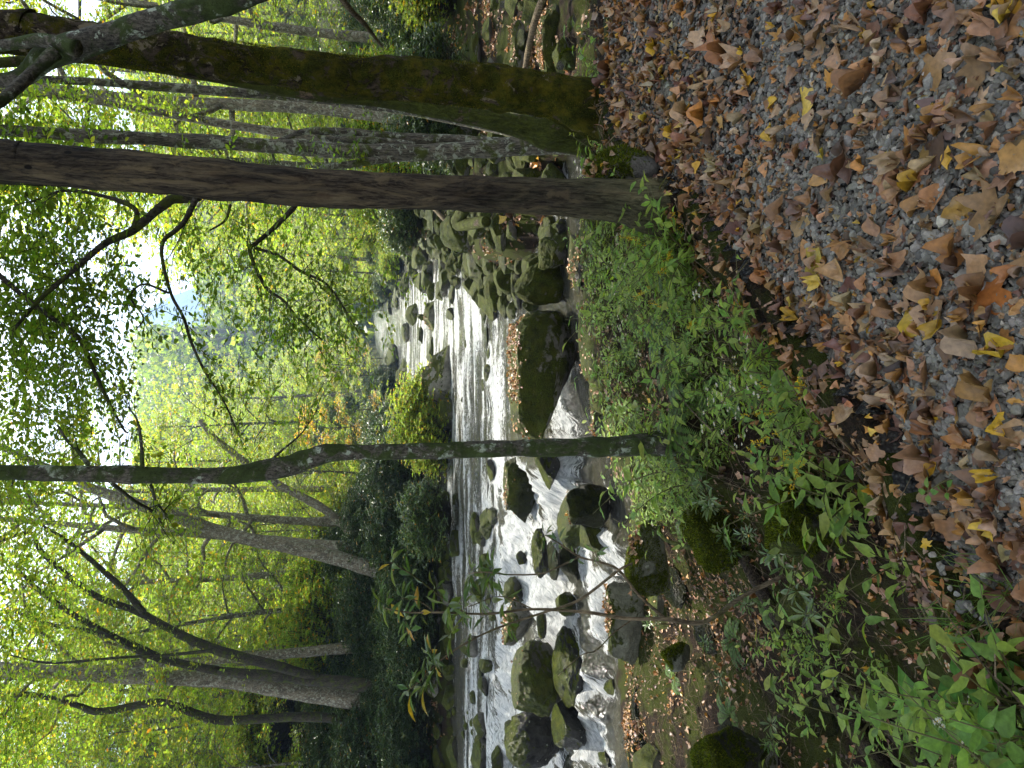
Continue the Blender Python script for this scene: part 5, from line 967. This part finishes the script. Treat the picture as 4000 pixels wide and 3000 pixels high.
AL = [("leafy green aster tangled among others below the trail's edge", "leafy asters below the trail's edge", "plant"), ("leafy green aster tangled among others below the trail's edge", "leafy asters below the trail's edge", "plant"), ("leafy green aster tangled among others below the trail's edge", "leafy asters below the trail's edge", "plant"),
      ("aster with clusters of small white flowers on the shaded bank", "white-flowering asters on the bank", "flower"), ("goldenrod with small yellow flowers along its arching stem", "yellow goldenrods on the bank", "flower"), ("tiny round-leaved seedling patch low on the bank", "low seedling patches on the bank", "plant")]
au = set()
def plant_at(k, x, y, sc=1.0, dz=0.0, tilt=(0, 0), label=None):
    z = float(H(x, y)) + dz; lb, gp, ct = AL[k]; rz = rgf.uniform(0, 6.28); 
    if label: lb, gp = label, None
    if k in au: return dup(AST[k], (x, y, z), rz, sc, lb, gp, ct, tilt)
    au.add(k); r = AST[k]; r.location = (x, y, z); r.rotation_euler = (0, 0, rz); r.scale = (sc,) * 3; return tag(r, lb, ct, gp)
ra = np.random.default_rng(12)
def verge(n, ks, s0, s1, y0, y1, sc=(.7, 1.2), dens=0.0):
    k = 0; tries = 0
    while k < n and tries < 20000:
        tries += 1; y = ra.uniform(y0, y1); x = ra.uniform(-4.5, 3.2); s = float(edge_s(x, y))
        if not (s0 < s < s1) or abs(x) > y * .62 + .3 or float(riv_s(x, y)) < .1: continue
        if float(fbm2(x, y, 1.3, 44, 2)) < dens: continue
        plant_at(int(ra.choice(ks)), x, y, ra.uniform(*sc), tilt=(ra.normal(0, .12), ra.normal(0, .15))); k += 1
verge(72, (0, 1, 2), .10, .85, 1.2, 4.3, (.7, 1.15)); verge(48, (0, 1, 2, 5), .5, 2.4, 1.4, 6.5, (.55, 1.0), -.1); verge(34, (5, 1), .2, 3.4, 1.5, 8, (.8, 1.4))
verge(16, (4,), .15, 1.1, 1.5, 4.0, (.7, 1.0)); verge(11, (3,), .15, 1.4, 1.3, 3.2, (.8, 1.1)); verge(24, (0, 1, 3), 2.0, 4.5, 5.0, 8.2, (.5, .8), .0); verge(20, (1, 5), .1, .9, 4.3, 6.5, (.5, .8)); verge(60, (0, 2, 1, 5), 1.2, 4.2, 2.4, 8.0, (.5, 1.0), .05); verge(56, (5, 2), .6, 4.5, 1.6, 9, (1.0, 1.9)); verge(60, (0, 2, 1), .9, 4.6, 3.0, 8.6, (.8, 1.3), .0)
for (u, v, k, sc, y) in ((1130, 2480, 2, 1.7, 3.3), (1010, 2560, 0, 1.8, 3.2), (900, 2500, 2, 1.5, 3.6), (1080, 2440, 1, 1.5, 3.7), (760, 2620, 0, 1.6, 3.1), (1420, 2560, 2, 1.2, 4.3), (2020, 2440, 1, 1.3, 4.4), (1900, 2440, 3, 1.2, 4.6), (1780, 2440, 3, 1.2, 4.7), (2090, 2500, 0, 1.2, 4.0)):
    p = W(u, v, y); plant_at(k, p[0], p[1], sc)
# right-hand patch between the edging slab and the hollow
for i in range(26): x = ra.uniform(2.1, 4.4); plant_at(int(ra.choice((1, 5, 0))), x, 5.15 + .12 * x + ra.uniform(-.05, .75), ra.uniform(.35, .65))
# ferns
def fern(name, seed, nf, ln, pal):
    rg = np.random.default_rng(seed); root = bpy.data.objects.new(name, None); C.objects.link(root); sm, lm = MB(), MB(); T = blade(.30, 2, -.2, .1, peak=.3)
    for f in range(nf):
        a = f * 6.283 / nf + rg.uniform(-.3, .3); L0 = ln * rg.uniform(.7, 1.1); k = np.linspace(0, 1, 9); hh = rg.uniform(.45, .8); c = np.stack([math.cos(a) * L0 * k, math.sin(a) * L0 * k, L0 * (hh * k * 1.3 - .95 * k * k)], 1); tube(sm, c, np.linspace(.002, .0008, 9), 4, 12)
        n = 26; A = resample(c, n + 4)[3:n + 3]; Tn = np.gradient(A, axis=0); Tn /= np.linalg.norm(Tn, axis=1, keepdims=True); sd = np.cross(Tn, (0, 0, 1.0)); sd /= np.linalg.norm(sd, axis=1, keepdims=True); up = np.cross(sd, Tn)
        w = ln * .22 * np.sin(np.linspace(.55, 3.05, n)) ** .8
        for sg in (-1, 1): stamp_leaf(lm, T, A, sd * sg + Tn * .35, up + rg.normal(0, .12, (n, 3)), np.stack([w * .9, w, w], 1), pick(rg, pal, n, .1))
    sm.build("stems", B_STEM, root); lm.build("fronds", L_HERB, root); return root
F0 = fern("fern", 401, 9, .34, [(.06, .13, .03), (.08, .16, .03)]); FP = [(2030, 2620), (1900, 2640), (1700, 2600), (1560, 2660), (1320, 2640), (1180, 2720), (980, 2700), (2140, 2540), (1460, 2760), (640, 3000), (1250, 2560), (1800, 2500), (1620, 2460), (1380, 2490), (900, 2780), (760, 2560), (500, 2880), (1050, 3080), (1500, 2900), (350, 2640), (1980, 2560), (200, 2860)]
FG = "ferns among the herbs on the bank"
for i, (u, v) in enumerate(FP):
    p = WG(u, v); lb = "dark green fern arching among the herbs on the bank"
    if i == 0: F0.location = p; tag(F0, lb, "fern", FG)
    else: dup(F0, tuple(p), ra.uniform(0, 6), ra.uniform(.7, 1.15), lb, FG, "fern")
B_POLE = bark_mat("bare_pole", (.09, .07, .045), (.26, .21, .14), moss=(.07, .08, .02), moss_amt=.2)
# rhododendron seedlings: a stem with a rosette of long leathery leaves
L_RHODO = leaf_mat("rhododendron_leaf", tr=.35, rough=.30, vary=0, spec=.6, gain=1.9, veins=True)
def rosette(lm, rg, p, n, ln, pal, up=.25, axis=(0, 0, 1), spread_=.25, gold=0):
    a = np.arange(n) * 2.4 + rg.uniform(0, 6); ax = np.array(axis, float); ax /= np.linalg.norm(ax); e1 = np.cross(ax, (.3, .9, .1)); e1 /= np.linalg.norm(e1); e2 = np.cross(ax, e1); el = rg.normal(up, spread_, n)
    d = (e1 * np.cos(a)[:, None] + e2 * np.sin(a)[:, None]) * np.cos(el)[:, None] + ax * np.sin(el)[:, None]; c = pick(rg, pal, n, .12)
    if gold: g = rg.random(n) < gold; c[g] = pick(rg, [(.45, .26, .03), (.5, .35, .04)], int(g.sum()))
    k = rg.integers(0, 3, n)
    for j in range(3): i = k == j; stamp_leaf(lm, LONG[j], np.tile(p, (i.sum(), 1)) + d[i] * .01, d[i], ax + rg.normal(0, .2, (i.sum(), 3)), ln * rg.uniform(.65, 1.15, i.sum()), c[i])
RH = [(.09, .15, .045), (.11, .18, .05), (.07, .13, .04), (.13, .19, .05)]
SP = [(881, 3100, .30, .12), (700, 3180, .32, .13), (1010, 2790, .28, .11), (880, 2860, .24, .11), (1120, 2760, .22, .10), (260, 3420, .2, .09), (330, 3230, .16, .07), (480, 2780, .3, .10), (420, 2650, .3, .10), (640, 2900, .22, .09), (960, 2930, .18, .07), (150, 3000, .25, .09), (560, 2560, .3, .09)]
SPL = ["rosette of long leathery leaves above the diagonal log, nearest the trailing asters", "leathery-leaved seedling with one pale grey shining leaf above the lower log", "long-leaved seedling at the slim tree's foot, its leaves fanned widest", "rhododendron seedling on the bright green mossy boulder's upper side", "small long-leaved seedling just beside the slim tree's foot", "seedling on the mossy floor near the two logs' lower ends", "low seedling in the brown leaves above the bubbly pool",
       "long-leaved sprig beside the chalk-white stone", "long-leaved sprig over the ledge by the cascade", "dark seedling hanging over the gap at the log's upper end", "tiny round-leaved rosette on the mossy boulder's face", "seedling at the frame's edge above the mossy floor", "sprig of long leaves over the pale broken ledge"]
for (u, v, h, ln), lb in zip(SP, SPL):
    rg = np.random.default_rng(int(u + v)); p = WG(u, v + 60); root = empty("rhododendron_seedling", p, 0, lb, "seedling"); sm, lm = MB(), MB()
    for j in range(3):
        e = np.array((rg.normal(0, .09), rg.normal(-.04, .06), h * rg.uniform(.6, 1.1))); tube(sm, [(0, 0, -.03), e * .5 + rg.normal(0, .015, 3), e], [.005, .004, .003], 5, 8); rosette(lm, rg, e, 8, ln, RH, .2, e + (0, 0, .1)); rosette(lm, rg, e * .8, 4, ln * .8, RH, -.1)
    sm.build("stem", B_STEM, root); lm.build("foliage", L_RHODO, root)
# the rhododendron bough that reaches up in front of the cascade
def bough():
    Y = 3.3; stems = [([(3060, 2250), (2900, 2330), (2750, 2430), (2600, 2418), (2445, 2416), (2294, 2392), (2083, 2380), (1903, 2398), (1722, 2392), (1590, 2392), (1500, 2375)], [20, 20, 20, 18, 16, 14, 11, 9, 8, 6, 4]),
        ([(2470, 2200), (2415, 2229), (2264, 2343), (2144, 2386), (1963, 2446), (1842, 2500), (1722, 2578), (1637, 2663), (1590, 2700)], [10, 12, 13, 10, 9, 8, 7, 5, 4]), ([(2600, 2418), (2500, 2330), (2415, 2226), (2340, 2195), (2264, 2175), (2180, 2120), (2130, 2090)], [14, 12, 11, 9, 8, 6, 4]),
        ([(2264, 2175), (2180, 2215), (2114, 2241), (1990, 2245), (1900, 2235), (1830, 2240)], [8, 7, 7, 6, 5, 4]), ([(1820, 2395), (1720, 2330), (1630, 2260), (1560, 2215), (1520, 2195)], [6, 5, 5, 4, 3]), ([(1700, 2392), (1640, 2350), (1570, 2337)], [5, 4, 3]), ([(2470, 2420), (2400, 2470), (2330, 2540), (2270, 2560), (2180, 2640)], [7, 6, 5, 4, 3]), ([(2083, 2380), (1960, 2330), (1830, 2370)], [6, 5, 4])]
    base = path([(3060, 2250)], Y)[0]; root = empty("rhododendron_bough", base, 0, "rhododendron with bare crooked stems and long leaves reaching up in front of the cascade", "shrub"); sm, lm = MB(), MB(); rg = np.random.default_rng(66)
    for i, (pp, w) in enumerate(stems): q = path(pp, Y + .04 * i, Y + .10 * rg.normal()) if i else path(pp, Y + .05, Y); tube(sm, q - base, radii(w, Y), 8, len(pp) * 5, rough=.12, nscale=20, seed=i)
    for (x, y, n, l, g) in ((1505, 2365, 10, .11, .05), (1529, 2199, 8, .10, .1), (1607, 2247, 7, .10, 0), (1571, 2337, 9, .11, .2), (1583, 2416, 10, .11, .05), (1600, 2460, 7, .09, 0), (1640, 2390, 6, .10, .3), (1752, 2362, 9, .12, 0), (1812, 2368, 10, .12, 0), (1842, 2235, 10, .12, 0), (1900, 2260, 7, .11, 0), (1927, 2229, 9, .12, 0), (1880, 2330, 8, .12, 0),
                            (1758, 2476, 9, .12, 0), (1840, 2470, 5, .11, 0), (1686, 2548, 9, .11, .15), (1700, 2600, 8, .11, .15), (1601, 2693, 9, .12, .1), (1674, 2640, 9, .11, .1), (1650, 2680, 8, .11, .1), (1970, 2340, 5, .12, 0), (1990, 2440, 5, .12, 0), (2130, 2090, 7, .08, 0), (2180, 2120, 6, .08, 0), (2330, 2160, 6, .07, 0), (2250, 2180, 4, .07, 0), (1480, 2330, 6, .10, 0), (1700, 2300, 6, .11, 0)):
        rosette(lm, rg, L(x, y, Y + rg.normal(0, .08)) - base, n, l, RH + [(.16, .22, .05)], -.05, (rg.normal(0, .3), rg.normal(-.2, .3), 1), .35, g)
    sm.build("stems", B_POLE, root); lm.build("foliage", L_RHODO, root)
bough()
# broad-leaved plants close to the viewer, in the lower corner
def broad(name, u, v, z, h, rings, ln, lb, seed):
    rg = np.random.default_rng(seed); tipp = WZ(u, v, z); base = tipp - np.array((rg.normal(0, .03), .05, 0)); base[2] = float(H(base[0], base[1])) - .03; root = empty(name, base, 0, lb, "plant"); sm, lm = MB(), MB(); t = tipp - base; tube(sm, [(0, 0, 0), t * .5 + (.02, .01, 0), t], [.004, .0035, .0025], 6, 14)
    for (f, n, s) in rings:
        p = t * f; a = np.arange(n) * (6.283 / n) + rg.uniform(0, 6); d = np.stack([np.cos(a), np.sin(a), rg.uniform(-.1, .3, n)], 1); pet = p + d * ln * s * .25
        for q in pet: tube(sm, [p, q], [.0015, .0012], 4, 3, cap=False)
        k = rg.integers(0, 2, n)
        for j in (0, 1): i = k == j; stamp_leaf(lm, OVATE[j], pet[i], d[i], rg.normal(0, .15, (i.sum(), 3)) + (0, -.15, 1), ln * s * rg.uniform(.8, 1.1, i.sum()), pick(rg, [(.10, .24, .05), (.12, .27, .05), (.14, .28, .06)], i.sum(), .08))
    sm.build("stem", B_STEM, root); lm.build("leaves", L_HERB, root)
broad("broad_leaved_plant", 190, 3640, -.02, .4, ((1, 5, 1), (.72, 3, .75)), .125, "broad-leaved plant with the largest pale green leaves, lowest in the near corner", 1)
broad("broad_leaved_plant", 90, 3900, .10, .4, ((1, 6, .9), (.8, 4, .8), (.6, 3, .6)), .10, "broad-leaved plant crowding the very corner in front of the largest-leaved one", 2)
broad("broad_leaved_plant", 430, 3880, -.02, .3, ((1, 4, .9), (.7, 3, .8)), .10, "broad-leaved plant with one tall upright leaf at the verge, closest to the trail", 3)
broad("broad_leaved_plant", 330, 3760, -.06, .3, ((1, 5, .7), (.75, 4, .6)), .085, "small-leaved companion between the upright-leaved plant and the largest-leaved one", 4)
broad("broad_leaved_plant", 1080, 3625, .05, .1, ((1, 4, .6), (.6, 3, .5)), .06, "little green seedling growing in the leaves on the trail", 5)
broad("broad_leaved_plant", 1215, 2960, -.12, .2, ((1, 4, .9), (.7, 4, .8)), .07, "pair-leaved seedling standing clear of the dark gap under the trail's edge", 6)
# grass tufts
def grass():
    T = (np.array([(-.012, 0, 0), (.012, 0, 0), (-.009, .45, .02), (.009, .45, .02), (0, 1, -.12)]), np.array([(0, 1, 3, 2), (2, 3, 4, 4)]))
    for i, (u, v, n, lb) in enumerate(((700, 3930, 60, "wispy grass tuft in the brown leaves at the near edge of the trail"), (2080, 2570, 90, "dark green grass tuft at the foot of the dead trunk"), (560, 3800, 40, "thin grass beside the near broad-leaved plants"))):
        rg = np.random.default_rng(i); p = WG(u, v); m = MB(); d = rg.normal(0, .5, (n, 3)) * (1, 1, .3) + (0, 0, .8); P = rg.normal(0, .03, (n, 3)) * (1, 1, 0); V, F = T; n0 = m.n; stamp(m, V, F[:1], P, d, rg.normal(0, 1, (n, 3)), np.stack([rg.uniform(.10, .2, n)] * 3, 1) * (.9, 1, 1), pick(rg, [(.10, .19, .04), (.14, .22, .05)], n), None)
        m.F.append((F[1:2, :3][None] + (np.arange(n) * 5)[:, None, None]).reshape(-1, 3) + n0); m.mi.append(np.zeros(n, int)); o = m.build("grass_tuft", L_HERB); o.location = p; tag(o, lb, "grass")
grass()
# ---------------------------------------------------------------- logs, roots, sticks
B_LOG = bark_mat("rotten_log", (.022, .018, .013), (.11, .085, .06), moss=(.06, .08, .012), moss_amt=.25, stretch=1.0, bump=1.0)
def log(name, pts, rad, mat, lb, cat="log", rough=.12, seg=16, seed=3, n=60, mossy=0):
    P = np.array(pts, float); base = P[0].copy(); m = MB(); tube(m, P - base, rad, seg, n, rough=rough, seed=seed, nscale=6); o = m.build(name, mat); o.location = base; return tag(o, lb, cat)
def onground(lst, dz): return [WG(u, v) + np.array((0, 0, dz)) for u, v in lst]
log("log", onground([(870, 2900), (600, 3060), (330, 3240), (60, 3440), (-120, 3560)], .06), [.045, .06, .065, .07, .07], B_LOG, "dark log lying diagonally across the near bank, upper of the two"); log("log", onground([(700, 3080), (480, 3230), (300, 3370), (100, 3560), (-60, 3700)], .05), [.03, .045, .05, .055, .05], B_LOG, "dark log lying diagonally across the near bank, the lower one closer to the asters", seed=5)
log("fallen_pole", [W(3080, 2150, 8.0), W(2900, 2085, 8.4), W(2725, 2050, 8.8), W(2640, 2040, 9)], [.05, .045, .038, .03], B_POLE, "long bare brown pole lying across the leafy hollow behind the mossy tree", seed=7); log("driftwood", [W(2190, 1690, 17), W(2130, 1750, 16.5), W(2085, 1812, 16)], [.05, .05, .03], B_POLE, "pale mossy driftwood branch leaning across the boulders beside the dead trunk", seed=8)
log("mossy_log", [W(2190, 1815, 12.5), W(2125, 1790, 13), W(2135, 1900, 12)], [.12, .12, .10], B_MOSS, "short mossy broken log standing behind the dead trunk beside the big yellow-green boulder", seed=9); log("root", [p + np.array((0, 0, -.01)) for p in onground([(2690, 2600), (2640, 2625), (2600, 2680), (2575, 2720)], .02)], [.02, .038, .035, .015], B_GREY, "knobby exposed root across the trail, the one farther from the viewer", "root", rough=.25, seed=10)
log("root", onground([(2660, 2735), (2600, 2745), (2545, 2750)], .015), [.015, .03, .02], B_GREY, "short mossy root beside the knobby one on the trail", "root", rough=.25, seed=11); log("stick", onground([(1500, 3060), (1340, 3250), (1160, 3420), (1010, 3560)], .02), [.004, .005, .005, .003], B_POLE, "thin brown stick lying along the verge of the trail", "stick", seg=6)
log("stick", onground([(1180, 3740), (1120, 3650)], .02), [.004, .003], B_POLE, "short pale stick among the leaves by the little green seedling", "stick", seg=6, seed=2); log("stick", onground([(1770, 3300), (1600, 3330)], .03), [.002, .002], B_POLE, "straight red-brown leaf stalk standing out on the gravel", "stick", seg=6, seed=4)
log("vine_stem", [WG(1000, 3420) + (0, 0, .25), WG(1250, 3000) + (0, 0, .25), WG(1420, 2780) + (0, 0, .2), WG(1500, 2640)], [.004, .005, .004, .003], B_POLE, "thin bare stem arching through the dark gap under the asters", "stem", seg=6); log("mossy_root", [WG(840, 2960) + (0, 0, .03), WG(860, 2830) + (0, 0, .25), WG(900, 2700) + (0, 0, .3), WG(960, 2600) + (0, 0, .1)], [.025, .022, .018, .012], B_MOSS, "moss-covered root arching over the bright green boulder", "root", seed=13)
log("branch", [W(2820, 1490, 5.6), W(2905, 1425, 5.0), W(2960, 1370, 4.7), W(3050, 1300, 4.4)], [.012, .016, .018, .02], B_POLE, "reddish broken branch sticking out above the hollow at the frame's edge", "branch", seg=8, seed=14)
# small twigs and roots lying tangled over the bank
def twig_litter():
    rg = np.random.default_rng(91); n = 4200; y = rg.uniform(1.4, 9.5, n); x = rg.uniform(-5.5, 4.5, n); s = edge_s(x, y); k = (s > .02) & (riv_s(x, y) > .1) & (abs(x) < y * .62 + .4); x, y = x[k], y[k]; N = len(x); az = rg.uniform(0, 6.28, N); L_ = rg.uniform(.08, .45, N); q = np.linspace(-.5, .5, 5)
    X = x[:, None] + np.cos(az)[:, None] * L_[:, None] * q + rg.normal(0, .012, (N, 5)); Y = y[:, None] + np.sin(az)[:, None] * L_[:, None] * q + rg.normal(0, .012, (N, 5)); Z = H(X, Y) + .02 + np.abs(rg.normal(0, .02, (N, 5))) + (.05 * rg.random((N, 1)) ** 3); m = MB(); twig_tubes(m, np.stack([X, Y, Z], -1), rg.uniform(.0015, .005, N), 0); tag(m.build("twigs", B_POLE), kind="stuff")
twig_litter()
def rock_moss():
    # shaggy moss on the nearest boulders
    rg = np.random.default_rng(92)
    for o in [o for o in C.objects if o.name.startswith("boulder") and o.location.y < 7.2]:
        me = o.data; V = np.zeros(len(me.vertices) * 3); me.vertices.foreach_get("co", V); V = V.reshape(-1, 3); F = np.zeros(len(me.polygons) * 3, int); me.polygons.foreach_get("vertices", F); T = V[F.reshape(-1, 3)]; nn = np.cross(T[:, 1] - T[:, 0], T[:, 2] - T[:, 0]); ar = np.linalg.norm(nn, axis=1); nn /= ar[:, None] + 1e-12; w = ar * (nn[:, 2] > -.3) * (vnoise(T.mean(1) * 5, 3) > -.35)
        n = int(min(26000, 9000 * ar.sum())); i = rg.choice(len(T), n, p=w / w.sum()); b = rg.dirichlet((1, 1, 1), n); P = (T[i] * b[..., None]).sum(1); m = MB(); stamp(m, np.array([(-.16, 0, 0), (.16, 0, 0), (0, 1, .1)]), np.array([(0, 1, 2)]), P, nn[i] + rg.normal(0, .6, (n, 3)), rg.normal(0, 1, (n, 3)), .016 * rg.uniform(.5, 1.6, n), pick(rg, ((.05, .07, .006), (.10, .13, .012), (.03, .04, .004), (.14, .16, .014)), n, .25)); k = m.build("moss", L_MOSSF, o, False); k["kind"] = "stuff"
rock_moss()
# ---------------------------------------------------------------- a few single fallen leaves that stand out
for i, (u, v, s, c, lob, lb) in enumerate(((2439, 3042, .085, YEL[0], 0, "bright yellow oval leaf lying alone on the gravel"), (2670, 2922, .08, YEL[1], 1, "yellow lobed leaf farther up the gravel near the roots"), (2608, 3195, .11, YEL[2], 1, "yellow lobed leaf with a long stalk in the middle of the gravel"), (2285, 3261, .10, (.38, .20, .04), 0, "orange oval leaf with brown edges in the middle of the trail"),
        (2424, 3914, .11, (.42, .22, .05), 0, "large orange oval leaf with clear veins near the trail's near edge"), (2254, 2880, .09, (.42, .32, .18), 0, "pale tan leaf curled up near the dead trunk"), (1682, 3601, .13, (.42, .28, .03), 1, "large yellow and brown blotched lobed leaf"), (1875, 3827, .14, (.34, .12, .03), 1, "large rusty orange leaf with dark blotches"),
        (1497, 3505, .075, (.48, .34, .20), 0, "pale cream leaf by the verge below the gravel"), (1861, 3210, .09, (.42, .30, .16), 1, "pale forked leaf where the gravel begins"), (1145, 3953, .075, YEL[0], 0, "bright yellow round leaf near the bottom of the trail"), (1205, 3688, .055, YEL[1], 0, "small yellow leaf beside the short pale stick"), (1014, 3906, .17, (.15, .075, .035), 1, "very large dark brown leaf at the near corner of the trail"),
        (941, 3827, .075, (.44, .27, .10), 0, "tan oval leaf resting against the very large dark one"), (2920, 3950, .15, (.40, .22, .03), 1, "large orange-yellow leaf in the far lower corner of the trail"), (2290, 3530, .12, (.24, .09, .045), 1, "large reddish brown maple-like leaf on the gravel"), (2590, 3800, .14, (.12, .06, .045), 1, "large dark purple-brown leaf near the bottom of the gravel"), (2370, 3550, .03, (.10, .20, .03), 0, "small green leaf on the gravel"))):
    rg = np.random.default_rng(900 + i); p = WG(u, v) + np.array((0, 0, .028)); m = MB(); a = rg.uniform(0, 6.28); f = stamp_lobed if lob else stamp_leaf; T = LB[(2 * i) % 8] if lob else OV[i % 4]; f(m, T, [(0, 0, 0)], [(math.cos(a), math.sin(a), 0)], [(0, -.15, 1.0)], np.array([s]), np.array([c])); o = m.build("fallen_leaf", L_DRY); o.location = p; tag(o, lb, "leaf")
# ---------------------------------------------------------------- the air of the valley
def haze():
    m = MB(); x0, x1, y0, y1, z0, z1 = -1700, 1700, -100, 2660, -12, 700; V = [(x, y, z) for z in (z0, z1) for y in (y0, y1) for x in (x0, x1)]; m.add(V, [(0, 2, 3, 1), (4, 5, 7, 6), (0, 1, 5, 4), (2, 6, 7, 3), (0, 4, 6, 2), (1, 3, 7, 5)])
    t = NT("valley_haze"); v = t.n("ShaderNodeVolumePrincipled"); v.inputs["Color"].default_value = (.42, .64, 1, 1); v.inputs["Density"].default_value = .0005; v.inputs["Anisotropy"].default_value = .3; t.l(v.outputs[0], t.out.inputs["Volume"]); o = m.build("haze", t.m, None, False); tag(o, kind="stuff")
haze()
